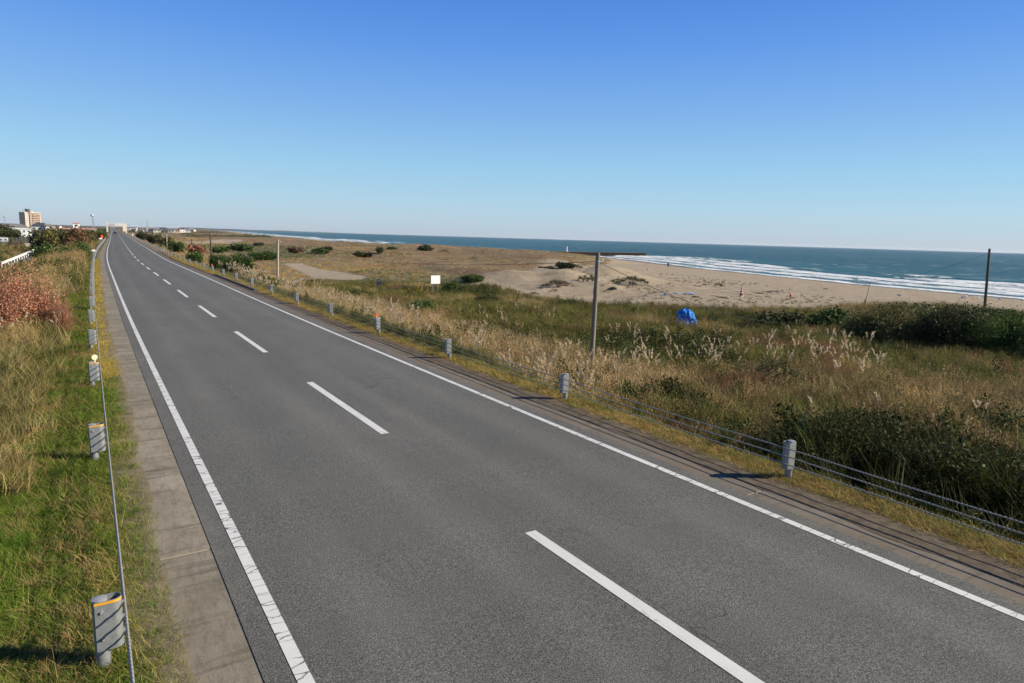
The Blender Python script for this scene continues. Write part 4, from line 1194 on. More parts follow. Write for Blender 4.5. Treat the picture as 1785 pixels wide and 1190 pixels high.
RS = [
    # along the right guardrail, near to far
    (735, 562, 74, 46, 'needle', "rounded bright green shrub behind the pampas grass band", 1, 'mid'),
    (726, 520, 38, 20, 'yellow', "low yellow-green shrub in front of the white signboard", 0, 'mid'),
    (690, 552, 30, 22, 'olive', "olive shrub left of the rounded bright green shrub", 1, 'mid'),
    (785, 514, 36, 26, 'green', "green shrub right of the white signboard legs", 2, 'mid'),
    (825, 494, 50, 14, 'green', "wide low green shrub beyond the signboard at the dune foot", 0, 'mid'),
    (852, 540, 56, 28, 'dark', "dark shrub at the near edge of the sandy hollow", 1, 'mid'),
    (455, 512, 48, 34, 'green', "low dark green shrub directly behind the guardrail near the grey pole", 0, 'mid'),
    (422, 478, 56, 36, 'green', "spreading green shrub behind the guardrail, right of the dark conifer", 2, 'mid'),
    (381, 472, 34, 32, 'needle', "dark green conifer shrub touching the guardrail", 0, 'mid'),
    (398, 470, 26, 24, 'rust', "rusty brown shrub between conifer and spreading green shrub", 1, 'far'),
    (337, 456, 30, 20, 'needle', "green pine shrub beside the guardrail in front of the reddish shrub", 2, 'far'),
    (343, 440, 34, 15, 'red', "low reddish shrub in the field beyond the pine shrub", 1, 'far'),
    (310, 438, 30, 18, 'green', "small green shrub left of the reddish shrub", 1, 'far'),
    (291, 428, 26, 18, 'olive', "olive shrub third along the far guardrail", 2, 'far'),
    (268, 424, 30, 17, 'dark', "dark shrub second along the far guardrail", 0, 'far'),
    (247, 417, 24, 14, 'dark', "dark shrub at the far end of the right guardrail", 1, 'far'),
    (387, 439, 34, 11, 'green', "long low green shrub patch behind the wooden pole", 1, 'far'),
    (420, 436, 44, 13, 'green', "green shrub patch in mid field, right of the wooden pole", 2, 'far'),
    (350, 431, 20, 6, 'green', "small green shrub by the pale sandy track", 0, 'far'),
    (452, 427, 18, 6, 'dark', "tiny dark shrub beside the sandy track in the far field", 1, 'far'),
    (455, 452, 54, 15, 'green', "low spreading green shrub left of the grey pole in the field", 0, 'mid'),
    (510, 441, 42, 11, 'rust', "brown and red shrub right of the grey pole", 1, 'far'),
    (558, 444, 36, 14, 'green', "green shrub with pale grass beside it in the mid field", 2, 'far'),
    (572, 438, 22, 9, 'dark', "dark top shrub behind the mid field green shrub", 0, 'far'),
    # dunes
    (630, 449, 42, 10, 'dark', "dark low shrub on the left dune, leftmost of the dune row", 1, 'far'),
    (661, 443, 22, 13, 'dark', "rounded dark shrub on the left dune, second of the dune row", 0, 'far'),
    (683, 435, 22, 6, 'green', "flat green shrub on the dune crest, third of the dune row", 2, 'far'),
    (741, 437, 34, 12, 'dark', "dark shrub breaking the skyline of the dune against the sea", 2, 'far'),
    (773, 437, 20, 5, 'brown', "faint brown shrub right of the skyline shrub", 0, 'far'),
    (825, 452, 12, 5, 'olivegrass', "single tiny dark shrub on the bare dune slope", 1, 'far'),
    (954, 474, 34, 8, 'dark', "dark tuft left of the shaded dune hollow", 1, 'far'),  # dark crown colour stands in for shade in the hollow
    (988, 472, 58, 12, 'dark', "grassy knob on the rim of the dune hollow, coloured dark to paint its shade", 0, 'far'),  # dark crown forms the hollow's shaded patch by colour
    (1006, 470, 22, 9, 'olivegrass', "olive tuft trailing right of the dune hollow", 2, 'far'),
    (973, 506, 62, 18, 'brown', "brown grass hummock on the sand left of the wooden pole", 0, 'mid'),
    (1022, 500, 44, 20, 'brown', "brown grass hummock just left of the near wooden pole", 2, 'far'),
    (930, 514, 24, 7, 'brown', "small dry tuft on the sand at the lower left of the hummocks", 1, 'far'),
    (1076, 493, 22, 9, 'olivegrass', "dark crest tuft on the sand mound right of the wooden pole", 1, 'far'),
    (1100, 500, 60, 20, 'olivegrass', "grey-green grass mound right of the near wooden pole", 0, 'mid'),
    (1068, 512, 14, 5, 'green', "tiny green plant on the sand below the grass mound", 2, 'far'),
    (1253, 500, 22, 8, 'olivegrass', "dark seaweed-like clump alone on the open beach", 0, 'far'),
    (1228, 497, 10, 4, 'olivegrass', "small dark clump left of the dark clump on the beach", 2, 'far'),
    (1152, 571, 36, 16, 'green', "green leafy shrub left of the blue tarpaulin", 1, 'mid'),
    (1257, 610, 40, 36, 'dark', "spiky dark green plant among pampas plumes below the tarpaulin", 0, 'mid'),
    (1475, 630, 44, 26, 'dark', "dark shrub in the middle of the plumes in the right field", 2, 'mid'),
    # low thicket of the seaward right
    (1370, 592, 120, 50, 'dark', "low dark green thicket shrub left of the tall mound, nearest the tarpaulin", 0, 'mid'),
    (1440, 592, 120, 56, 'green', "low green thicket shrub touching the tall leafy mound", 1, 'mid'),
    (1545, 618, 170, 84, 'olive', "tall leafy mound shrub, left part of the thicket before the beach", 2, 'big'),
    (1640, 630, 170, 96, 'dark', "tall dark leafy shrub in the centre of the thicket before the beach", 0, 'big'),
    (1735, 640, 170, 100, 'green', "tall leafy shrub at the right edge of the photo before the beach", 1, 'big'),
    (1590, 575, 120, 44, 'olive', "olive shrub on the back crest of the thicket", 1, 'mid'),
    (1710, 578, 120, 40, 'dark', "dark shrub on the back crest of the thicket by the tall pole", 2, 'mid'),
    (1692, 604, 22, 30, 'rust', "small orange-brown shrub inside the dark thicket", 0, 'far'),
    (1350, 712, 170, 78, 'dark', "big dark leafy shrub in the middle of the right field", 2, 'big'),
    (1382, 716, 34, 34, 'yellow', "yellow-leaved sapling in front of the big dark field shrub", 1, 'mid'),
    (1500, 735, 150, 60, 'dark', "dark leafy shrub right of the yellow-leaved sapling", 1, 'big'),
    (1240, 655, 130, 50, 'olive', "olive shrub behind the guardrail beyond the wooden pole", 0, 'mid'),
    (1600, 700, 120, 40, 'olive', "olive leafy shrub in the dry grass of the right field", 2, 'mid'),
]
for px_, py_, w_, h_, c_, l_, v_, s_ in RS:
    g_ = 1.12 if px_ < 470 else 1.0
    shrub(px_, py_ + (2 if g_ > 1 else 0), w_ * g_, h_ * g_, c_, l_, None, v_, s_)

# ------------------------------------------------------------------ pampas grass clumps with plumes
def plume_mesh(seed, n_, h, L, w): 
    v, f, c = plume_pts(n_, h, L, w, seed)
    return v, f, c
M['plume'] = foliage_mat("pampas_plume", (.40, .30, .18), (.72, .60, .42), None, .4)
M['pampas'] = foliage_mat("pampas_leaf", (.10, .11, .04), (.36, .30, .15), None, .35)
def pampas_parts(seed, nplume):
    v, f, c = quad_blades(70, .7, 1.35, .22, .015, 1.1, 4, .18, seed, (0, 1))
    fol = np_mesh("foliage", v, f, M['pampas'], cols=np.clip(c, 0, 1))
    pls = []
    for k in range(nplume):
        v, f, c = plume_pts(1, 1.5, .33, .026, seed * 13 + k)
        g = np.random.default_rng(seed * 31 + k)
        c = np.repeat(g.uniform(.2, 1, len(f)), 4)[:, None] * np.ones(3)
        c[:8] = .1
        v = v * [1, 1, g.uniform(.85, 1.12)]
        pls.append(np_mesh("plume", v, f, M['plume'], cols=c))
    return fol, pls
PP = [pampas_parts(s, n) for s, n in ((41, 6), (42, 8), (43, 5))]
def pampas(x, y, scale, label, group, var, few=None):
    t = empty("pampas_grass", (x, y, tz(x, y) - .03), label, "pampas grass", group, RNG.uniform(0, 6.28))
    t['kind'] = 'thing'
    t.scale = (scale, scale, scale * RNG.uniform(.9, 1.1))
    fol, pls = PP[var]
    link("foliage", fol, t)
    for p in pls[:few]: link("plume", p, t)
for k in range(150):   # band behind the guardrail
    y = 18 + 52 * ((k + .5 * RNG.uniform()) / 150) ** 1.1; u = 5.7 + 6.0 * RNG.uniform() ** 1.5 * (1 if y < 45 else .7)
    pampas(float(road_x(y)) + u, y, RNG.uniform(.95, 1.2) * (.66 + .07 * min(6, u - 5.6)), ("pampas grass clump in the near part of the plume band behind the guardrail" if y < 30 else "pampas grass clump in the plume band beside the orange-reflector guardrail post" if y < 46 else "pampas grass clump at the far end of the plume band, below the pale pole"), "pampas grass behind the guardrail", k % 3)
for px_, py_ in [(925, 655), (945, 660), (985, 650), (1000, 640), (1015, 662), (1050, 655), (1075, 660), (1105, 672), (1130, 668)]:
    x, y, z = ground_at(px_, py_ + 25); pampas(x, y, 1.1, "pampas grass clump with curling plumes around the foot of the near wooden pole", "pampas grass by the near pole", (px_ // 5) % 3)
for px_, py_ in [(1215, 630), (1240, 640), (1262, 628), (1290, 640), (1310, 628), (1332, 634), (1352, 640), (1385, 632), (1405, 640), (1425, 645), (1455, 650), (1480, 662), (1500, 668), (1525, 670), (1370, 655), (1345, 660)]:
    x, y, z = ground_at(px_, py_ + 12); pampas(x, y, 1.05, "pampas grass clump with pale plumes in the open right field below the thicket", "pampas grass in the right field", (px_ // 5) % 3, 4)
for k in range(44):
    px_, py_ = RNG.uniform(1060, 1540), RNG.uniform(596, 690)
    x, y, z = ground_at(px_, py_ + 12); pampas(x, y, RNG.uniform(.85, 1.1), "pampas grass clump with pale plumes in the open right field below the thicket", "pampas grass in the right field", k % 3, 4)
for px_, py_ in [(820, 600), (850, 585), (880, 575), (905, 590), (870, 555), (900, 545), (935, 550), (960, 565), (840, 560), (1120, 610), (1165, 640), (1620, 790), (1660, 800), (1530, 760), (1420, 760), (1700, 770)]:
    x, y, z = ground_at(px_, py_ + 14); pampas(x, y, .95, "single pampas grass clump standing loose in the field grass", "scattered pampas grass in the field", (px_ // 5) % 3, 3)
for px_, py_ in [(520, 447), (530, 446), (540, 447), (548, 446), (500, 440)]:
    x, y, z = ground_at(px_, py_); pampas(x, y, 1.6, "distant pale pampas grass clump beside the mid field green shrub", "pampas grass in the far field", (px_ // 5) % 3, 4)
for px_, py_ in [(70, 560), (92, 545), (105, 540), (118, 520), (15, 610), (45, 600), (100, 600)]:
    x, y, z = ground_at(px_, py_, -1.8); pampas(x, y, .62, "small pale-plumed grass clump around the brick-red shrub", "plumed grass left of the road", (px_ // 5) % 3, 4)

# ------------------------------------------------------------------ poles and wires
def top_of(px, py, x, y):
    """height at which the sight line through (px,py) passes the given plan distance"""
    d = np.array(_f) + (px - 892.5) / FPX * np.array(_r2) + (595 - py) / FPX * np.array(_u2)
    return CAM_H + d[2] * math.hypot(x, y) / math.hypot(d[0], d[1])
def pole(bpx, bpy, tpx, tpy, mat, label, r0, r1, group=None, fittings=True, zg=-3.2, at_xy=None):
    x, y, z = ground_at(bpx, bpy, zg) if at_xy is None else (*at_xy, tz(*at_xy))
    zt = top_of(tpx, tpy, x, y)
    # lean measured from the photograph
    tx, ty = at(tpx, tpy, zt) if abs(zt - CAM_H) > .3 else (x, y)
    t = empty("utility_pole", (x, y, z), label, "utility pole", group)
    H = zt - z; lx, ly = (tx - x), (ty - y)
    lim = .06 * H; l = math.hypot(lx, ly)
    if l > lim: lx, ly = lx * lim / l, ly * lim / l
    b = MB(); b.tube([(0, 0, -.5), (lx * .5, ly * .5, H * .5), (lx, ly, H)], [r0, (r0 + r1) / 2, r1], 14)
    b.build("pole_shaft", mat, t, smooth=True)
    if fittings:
        f = H * .935
        bz = MB(); bz.tube([(lx * .93, ly * .93, f - .05), (lx * .93, ly * .93, f + .05)], r1 + .018, 14); bz.build("steel_band", M['galv'], t)
        br = MB(); br.box((lx * .93 + .16, ly * .93, f), (.34, .04, .05)); br.build("bracket_arm", M['galv'], t)
        ins = MB(); ins.tube([(lx * .93 + .3, ly * .93, f + .02), (lx * .93 + .3, ly * .93, f + .07), (lx * .93 + .3, ly * .93, f + .09), (lx * .93 + .3, ly * .93, f + .14)], [.02, .045, .028, .03], 10)
        ins.build("insulator", M['white'], t)
    return Vector((x + lx * .93, y + ly * .93, z + H * .935))
P1 = pole(1029, 668, 1042.5, 440, M['wood'], "tall weathered wooden pole standing in pampas grass right of the road", .125, .095)
P2 = pole(1716, 545, 1725, 433, M['wood_dark'], "dark wooden pole rising from the thicket at the beach edge on the right", .17, .125)
P3 = pole(484, 494, 484.5, 417, M['wood_pale'], "pale straight pole beside the guardrail pampas, left of the field track", .14, .12)
P4 = pole(368, 448, 366.5, 404, M['wood_dark'], "brown wooden pole among the shrubs in the middle distance", .20, .15)
P5 = pole(334, 430, 334, 416, M['wood_dark'], "short dark post standing by the far sandy track", .18, .16, fittings=False)
P6 = pole(291, 432, 290.5, 407, M['wood_pale'], "thin pale grey pole at the far shrubs beside the guardrail", .16, .12, fittings=False)
def wire(name, a, b, sag, label, r=.012, group=None, n=40):
    pts = [a.lerp(b, i / n) - Vector((0, 0, 4 * sag * (i / n) * (1 - i / n))) for i in range(n + 1)]
    bm = MB(); bm.tube(pts, r, 5)
    o = bm.build(name, M['black'], None); return tag(o, label, "wire", group)
wire("overhead_wire", P1, P3, 1.1, "thin black wire sagging between the near wooden pole and the pale pole")
wire("overhead_wire", P3, P4, 1.3, "thin wire from the pale pole to the brown pole in the distance", .014)
gx, gy, gz_ = ground_at(1432, 566)
wire("overhead_wire", P1, Vector((gx, gy, gz_ + .4)), 1.2, "black wire running down from the near wooden pole into the dark thicket", .014)

# ------------------------------------------------------------------ signs
def signboard():
    x, y, z = ground_at(759, 516)
    k = size_at(x, y, z, 1.0); w, hb, ht, lt = 18.2 * k, 15 * k, 36.5 * k, .03
    t = empty("signboard", (x, y, z), "blank white signboard on two thin legs in the grassy field", "signboard", None, -math.atan2(x, y) + .5)
    for s in (-1, 1):
        b = MB(); b.tube([(s * w * .28, .03, -.3), (s * w * .28, .03, ht - .1)], .03, 8); b.build("leg", M['galv_r'], t)
    b = MB(); b.box((0, 0, ht - hb / 2), (w, lt, hb)); b.build("panel", M['white'], t)
    b = MB()
    for zz_ in (ht - .012, ht - hb + .012): b.box((0, -.004, zz_), (w + .03, lt + .02, .03))
    for s in (-1, 1): b.box((s * (w / 2 + .002), -.004, ht - hb / 2), (.026, lt + .02, hb - .054))
    b.build("panel_frame", M['galv_r'], t)
    q = MB(); q.box((0, .025, ht - hb * .7), (w * .8, .02, .04)); q.build("crossbar", M['galv_r'], t)
signboard()
def info_post():
    x, y, z = ground_at(660.5, 523)
    k = size_at(x, y, z, 1.0)
    t = empty("notice_post", (x, y, z), "small dark navy notice plate on a post left of the white signboard", "notice", None, -math.atan2(x, y))
    b = MB(); b.tube([(0, .03, -.3), (0, .03, 36 * k)], .035, 8); b.build("post", M['wood_dark'], t)
    b = MB(); b.box((0, 0, 31.5 * k), (7 * k, .03, 9.5 * k), 0, .01); b.build("panel", M['navy'], t)
    b = MB(); b.box((0, -.018, 33.5 * k), (4.6 * k, .004, 1.2 * k)); b.build("pale_strip", M['galv_r'], t)
info_post()

# ------------------------------------------------------------------ blue tarpaulin heap
def tarp():
    x, y, z = ground_at(1193, 574)
    k = size_at(x, y, z, 1.0); w = 16.5 * k; h = 33 * k; z += .12
    t = empty("tarpaulin_heap", (x, y, z), "blue plastic tarpaulin tied over a waist-high heap at the grass edge", "tarpaulin", None, -math.atan2(x, y))
    nu, nv = 56, 30; V = []
    for j in range(nv + 1):
        s = j / nv
        prof = (1.0 - .06 * s - .42 * s ** 4.5) if s < .93 else (1.0 - .06 * s - .42 * s ** 4.5) * (1 - (s - .93) / .07 * .75)
        for i in range(nu):
            a = 2 * math.pi * i / nu
            fold = .055 * math.sin(a * 7 + 3 * s) * (1 - .5 * s) + .05 * math.sin(a * 13 - 5 * s + 1) * (.4 + s) + .30 * float(fbm(math.cos(a) * 1.5 + 5, math.sin(a) * 1.5 + s * 2.5, .8, 7, 3))
            rr = prof * (1 + fold)
            V.append((w * rr * math.cos(a) * 1.0 + w * .14 * (1 - s), w * .8 * rr * math.sin(a), h * (s - .04 * math.cos(2 * a) * s + .03 * math.sin(9 * a) * s)))
    F = [(j * nu + i, j * nu + (i + 1) % nu, (j + 1) * nu + (i + 1) % nu, (j + 1) * nu + i) for j in range(nv) for i in range(nu)]
    F.append(tuple(nv * nu + i for i in range(nu)))
    b = MB(); b.add(V, F)
    m = NT("blue_tarpaulin"); v = m.coord('Object'); n1 = m.noise(v, 4, 6, .7, .8)
    col = m.ramp(n1, [(.3, (.003, .13, .45)), (.55, (.005, .25, .75)), (.75, (.02, .42, .88))])
    m.fin(col, .5, 0, .3, m.bump(m.noise(v, 9, 5, .75, 1.5), 1.0, .08))
    b.build("sheet", m.m, t, smooth=True)
    r = MB(); V2 = [(w * 1.04 * .86 * math.cos(a) * (1 + .05 * math.sin(7 * a)), w * .8 * .86 * 1.04 * math.sin(a), h * (.70 + .03 * math.sin(3 * a))) for a in np.linspace(0, 2 * math.pi, 40)]
    r.tube(V2, .014, 5); r.build("rope", M['galv_r'], t)
    st = MB(); st.tube([(w * .12, 0, h * .6), (w * .1, 0, h + 10 * k)], .022, 6); st.build("pole", M['wood_dark'], t)
    cr = MB()
    for q in range(4):
        a = q * 1.6; cr.tube([(w * .1, 0, h * .9), (w * (.1 + .22 * math.cos(a)), w * .2 * math.sin(a), h * 1.07)], .03, 5)
    cr.build("branch_bundle", M['wood_dark'], t)
tarp()

# ------------------------------------------------------------------ beach things
def cone_():
    x, y, z = ground_at(1292, 516)
    k = size_at(x, y, z, 1.0)
    t = empty("traffic_cone", (x, y, z), "red and white striped traffic cone on a pale base on the open sand", "traffic cone")
    b = MB(); b.box((0, 0, .03), (7 * k, 5 * k, .06), 0, .02); b.build("base", M['white'], t)
    H = 15.5 * k; R0 = 2.4 * k
    rad = lambda s: R0 * (1 - s) ** .9 + .05
    m_red = simple("cone_dark_red", (.26, .035, .02), .5); zs = [0, .3, .42, .58, .68, .84, .9, 1.0]
    for i in range(7):
        q = MB(); q.tube([(0, 0, .06 + H * zs[i]), (0, 0, .06 + H * zs[i + 1])], [rad(zs[i]), rad(zs[i + 1])], 14)
        q.build("red_band" if i % 2 == 0 else "white_band", m_red if i % 2 == 0 else M['white'], t)
cone_()
def float_():
    x, y, z = ground_at(1378, 518); k = size_at(x, y, z, 1.0)
    t = empty("fishing_float", (x, y, z), "small orange-red fishing float lying on the sand right of the cone", "float")
    b = MB(); b.tube([(0, 0, -.02), (0, 0, k), (0, 0, 4 * k), (0, 0, 6 * k), (0, 0, 7 * k)], [1.2 * k, 1.9 * k, 2.0 * k, 1.5 * k, .6 * k], 14); b.build("body", M['orange'], t, smooth=True)
    q = MB(); q.tube([(0, 0, 6.9 * k), (0, 0, 8 * k)], .03, 8); q.build("eye", M['white'], t)
float_()
def box_sign():
    x, y, z = ground_at(1159, 516); k = size_at(x, y, z, 1.0)
    t = empty("marker_board", (x, y, z), "little square white board with a dark spot standing on the sand", "board", None, -math.atan2(x, y))
    b = MB(); b.box((0, 0, 3.3 * k), (6.4 * k, .06, 6 * k), 0, .005); b.build("panel", M['white'], t)
    b = MB(); b.tube([(0, -.04, 3.5 * k), (0, -.02, 3.5 * k)], 1.1 * k, 12)
    b.box((1.1 * k, -.045, 3.6 * k), (1.4 * k, .01, .8 * k)); b.build("dark_spot", M['navy'], t)
    for s in (-1, 1):
        q = MB(); q.box((s * 2.6 * k, .06, 1.6 * k), (.05, .05, 3.4 * k)); q.build("leg", M['wood'], t)
box_sign()
def lean_pole():
    x, y, z = ground_at(1506, 534); k = size_at(x, y, z, 1.0)
    t = empty("leaning_pole", (x, y, z), "thin pole leaning right on the beach with a brown sleeve at its foot", "pole", None, -math.atan2(x, y))
    b = MB(); b.tube([(0, 0, -.3), (5.6 * k, 0, 43 * k)], .05, 8); b.build("shaft", M['wood_pale'], t)
    b = MB(); b.tube([(-.2 * k, 0, -.1), (1.5 * k, 0, 12 * k)], [.16, .13], 10); b.build("sleeve", simple("brown_sleeve", (.30, .16, .08), .8), t)
    b = MB(); b.box((6.5 * k, 0, 42 * k), (4 * k, .02, 2 * k)); b.build("flag", M['white'], t)
    a = Vector((x, y, z)) + Matrix.Rotation(-math.atan2(x, y), 3, 'Z') @ Vector((5.4 * k, 0, 42 * k))
    wire("overhead_wire", P2, a, .5, "very thin wire from the dark pole at right to the leaning beach pole", .012)
lean_pole()
def debris():
    x, y, z = ground_at(1196, 514)
    b = MB()
    pts = [Vector((x + 1.6 * math.cos(a) * (1 - .5 * i / 9), y + .2 * i, z + .05 + .08 * math.sin(i))) for i, a in enumerate(np.linspace(0, 2.2, 10))]
    b.tube(pts, [.05, .12, .2, .22, .16, .15, .12, .1, .07, .03], 7)
    tag(b.build("plastic_sheet_scrap", simple("pale_blue_plastic", (.42, .52, .62), .4), None, smooth=True), "crumpled pale blue plastic scrap on the sand right of the white board", "litter")
    # driftwood line near the cone
    lst = [(1310, 514, 16), (1326, 512, 18), (1342, 509, 14), (1352, 508, 18), (1363, 507, 14), (1378, 505, 16), (1245, 517, 14), (1258, 519, 12), (1212, 518, 12), (1440, 504, 10), (1128, 470, 8)]
    for i, (a, c, w) in enumerate(lst):
        x, y, z = ground_at(a, c); k = size_at(x, y, z, 1); L = w * k; an = RNG.uniform(-.5, .5)
        b = MB(); P = [(L * (s - .5), .18 * L * math.sin(3 * s + i), .05 + .05 * math.sin(5 * s)) for s in np.linspace(0, 1, 7)]
        b.tube(P, [.03, .06, .075, .07, .06, .04, .015], 6)
        b.tube([P[3], (P[3][0] + .3, P[3][1] + .3, .25), (P[3][0] + .5, P[3][1] + .55, .3)], [.04, .03, .01], 5)
        o = b.build("driftwood", M['wood_dark' if i % 3 else 'wood'], None, (x, y, z)); o.rotation_euler = (0, 0, an - .4)
        tag(o, "dark driftwood branch lying in the wrack line on the open sand", "driftwood", "driftwood on the beach")
debris()
def gulls():
    m_w = simple("gull_white", (.75, .75, .74), .7, 0, .04); m_g = simple("gull_grey", (.28, .30, .33), .7); m_o = simple("gull_beak", (.5, .3, .04), .5)
    spots = [(1567.6, 518, 1), (1679, 521.5, 0), (1690.5, 518, 1), (1705, 522.5, 0), (1742, 524.5, 1), (1782, 526, 0), (1683, 520.5, 1)]
    proto = None
    for i, (a, c, f) in enumerate(spots):
        x, y, z = ground_at(a, c, -4)
        if proto is None:
            t = proto = empty("gull", (x, y, z), "white gull standing on the wet sand, leftmost and apart from the others", "bird")
            b = MB(); b.ball((0, 0, .30), .20, 12, 8, (1.5, .62, .68)); b.ball((.29, 0, .47), .085, 10, 7); b.tube([(.2, 0, .34), (.27, 0, .46)], [.10, .07], 8); b.build("body", m_w, t, smooth=True)
            for s in (-1, 1):
                w = MB(); w.ball((-.08, s * .115, .33), .16, 10, 6, (1.7, .22, .55)); w.build("wing", m_g, t, smooth=True)
                l = MB(); l.tube([(0, s * .05, -.02), (.01, s * .05, .2)], .012, 5); l.build("leg", m_o, t)
            q = MB(); q.tube([(.36, 0, .465), (.46, 0, .45)], [.022, .006], 6); q.build("beak", m_o, t)
            q = MB(); q.add([(-.24, -.06, .32), (-.24, .06, .32), (-.48, .05, .29), (-.48, -.05, .29), (-.24, 0, .36), (-.48, 0, .305)], [(0, 3, 5, 4), (4, 5, 2, 1), (0, 1, 2, 3), (2, 5, 3), (0, 4, 1)]); q.build("tail", m_w, t)
        else:
            t = copy_tree(proto); t.location = (x, y, z)
            t['label'] = "white gull standing in the loose flock near the water by the dark pole"; t['group'] = "gull flock on the beach"
        t.rotation_euler = (0, 0, RNG.uniform(0, 6.28)); t.scale = (1.15,) * 3
gulls()

# ------------------------------------------------------------------ walker on the beach
def person():
    x, y, z = ground_at(1164.5, 466.5, -4.6)
    t = empty("person", (x, y, z), "person in dark jacket and trousers walking along the beach by the surf", "person", None, 2.2)
    def skin(name, verts, edges, rad, mat, root=0):
        me = bpy.data.meshes.new(name); me.from_pydata(verts, edges, []); o = link(name, me, t); me.materials.append(mat)
        md = o.modifiers.new("skin", 'SKIN')
        for i, r in enumerate(rad):
            me.skin_vertices[0].data[i].radius = (r, r); me.skin_vertices[0].data[i].use_root = i == root
        sd = o.modifiers.new("sub", 'SUBSURF'); sd.levels = sd.render_levels = 1
        return o
    V = [(0, 0, .93), (0, 0, 1.15), (0, .01, 1.40), (0, .02, 1.52), (0, .04, 1.63), (0, .045, 1.72),
         (-.19, 0, 1.38), (-.24, -.06, 1.12), (-.22, .08, .90), (-.215, .11, .82), (.19, 0, 1.38), (.24, .08, 1.12), (.22, .2, .92), (.215, .24, .85),
         (-.09, 0, .88), (-.10, .14, .50), (-.10, .10, .09), (-.10, .22, .04), (.09, 0, .88), (.10, -.02, .50), (.10, -.24, .12), (.10, -.14, .04)]
    E = [(0, 1), (1, 2), (2, 3), (3, 4), (4, 5), (2, 6), (6, 7), (7, 8), (8, 9), (2, 10), (10, 11), (11, 12), (12, 13), (0, 14), (14, 15), (15, 16), (16, 17), (0, 18), (18, 19), (19, 20), (20, 21)]
    Rr = [.15, .15, .15, .06, .10, .07, .075, .055, .042, .045, .075, .055, .042, .045, .10, .072, .048, .04, .10, .072, .048, .04]
    try:
        me = bpy.data.meshes.new("body"); me.from_pydata(V, E, []); o = link("body", me, t)
        m = NT("walker_clothes"); sp = m.node('ShaderNodeSeparateXYZ'); m.L(m.node('ShaderNodeTexCoord').outputs['Object'], sp.inputs[0])
        col = m.ramp(m.rng(sp.outputs[2], 0, 2), [(.0, (.03, .03, .035)), (.46, (.035, .035, .05)), (.47, (.02, .022, .025)), (.765, (.02, .022, .025)), (.775, (.35, .2, .14)), (.85, (.35, .2, .14))])
        col.node.color_ramp.interpolation = 'CONSTANT'; me.materials.append(m.fin(col, .8))
        md = o.modifiers.new("skin", 'SKIN')
        sv = me.skin_vertices[0].data if me.skin_vertices else None
        if sv is None:
            bm_ = bpy.context; raise RuntimeError
        for i, r in enumerate(Rr): sv[i].radius = (r, r); sv[i].use_root = (i == 0)
        sd = o.modifiers.new("sub", 'SUBSURF'); sd.levels = sd.render_levels = 2
    except RuntimeError:
        import bmesh
        bm = bmesh.new(); lay = bm.verts.layers.skin.verify()
        vs = [bm.verts.new(v) for v in V]
        for a, b in E: bm.edges.new((vs[a], vs[b]))
        for v, r in zip(vs, Rr): v[lay].radius = (r, r)
        vs[0][lay].use_root = True
        bm.to_mesh(me); bm.free()
        sd = o.modifiers.new("sub", 'SUBSURF'); sd.levels = sd.render_levels = 2
    h = MB(); h.ball((0, .025, 1.70), .115, 12, 8, (1, 1.08, .95)); h.build("hair", M['black'], t, smooth=True)
person()

# ------------------------------------------------------------------ sheet-pile jetty
def jetty():
    x1, y1 = at(1125, 447, SEA); x0, y0 = 190.0, 287.0
    d = Vector((x1 - x0, y1 - y0, 0)); L = d.length; d.normalize(); n_ = Vector((-d.y, d.x, 0))
    t = empty("jetty", (x0, y0, SEA), "long dark sheet-pile jetty running from the dunes into the surf", "jetty", None, math.atan2(d.y, d.x))
    mt = simple("rusty_steel", (.05, .036, .026), .8, 0, .4, .6); mc = simple("jetty_concrete", (.075, .062, .048), .9, 0, .2, .3)
    c = MB(); c.box((L / 2, 0, 2.12), (L, 2.3, .22)); c.build("concrete_cap", mc, t)
    w = MB(); w.box((L / 2, .0, .35), (L - .2, 1.2, 3.25)); w.build("core_wall", simple("jetty_core", (.035, .027, .022), .9), t)
    pm = MB(); pm.tube([(0, 0, -2), (0, 0, 2.0)], .30, 8); pme = pm.mesh("pile", mt, True)
    k = 0; s = .7
    while s < L:
        for side in (-1, 1):
            if side > 0 and k % 2: continue
            link("pile", pme, t, (s, side * .85, 0))
        s += 1.15; k += 1
    # white light post
    u = (at(973, 441, -3.2)[0] - x0) / d.x
    q = empty("beacon", tuple(Vector((x0, y0, SEA + 2.24)) + d * 28), "small white beacon post standing on the jetty", "beacon")
    b = MB(); b.tube([(0, 0, 0), (0, 0, .25), (0, 0, .25), (0, 0, 2.6)], [.6, .6, .32, .26], 12); b.build("tower", M['white'], q)
    b = MB(); b.tube([(0, 0, 2.6), (0, 0, 2.75), (0, 0, 3.0)], [.38, .38, .1], 12); b.build("lantern", M['galv_r'], q)
jetty()

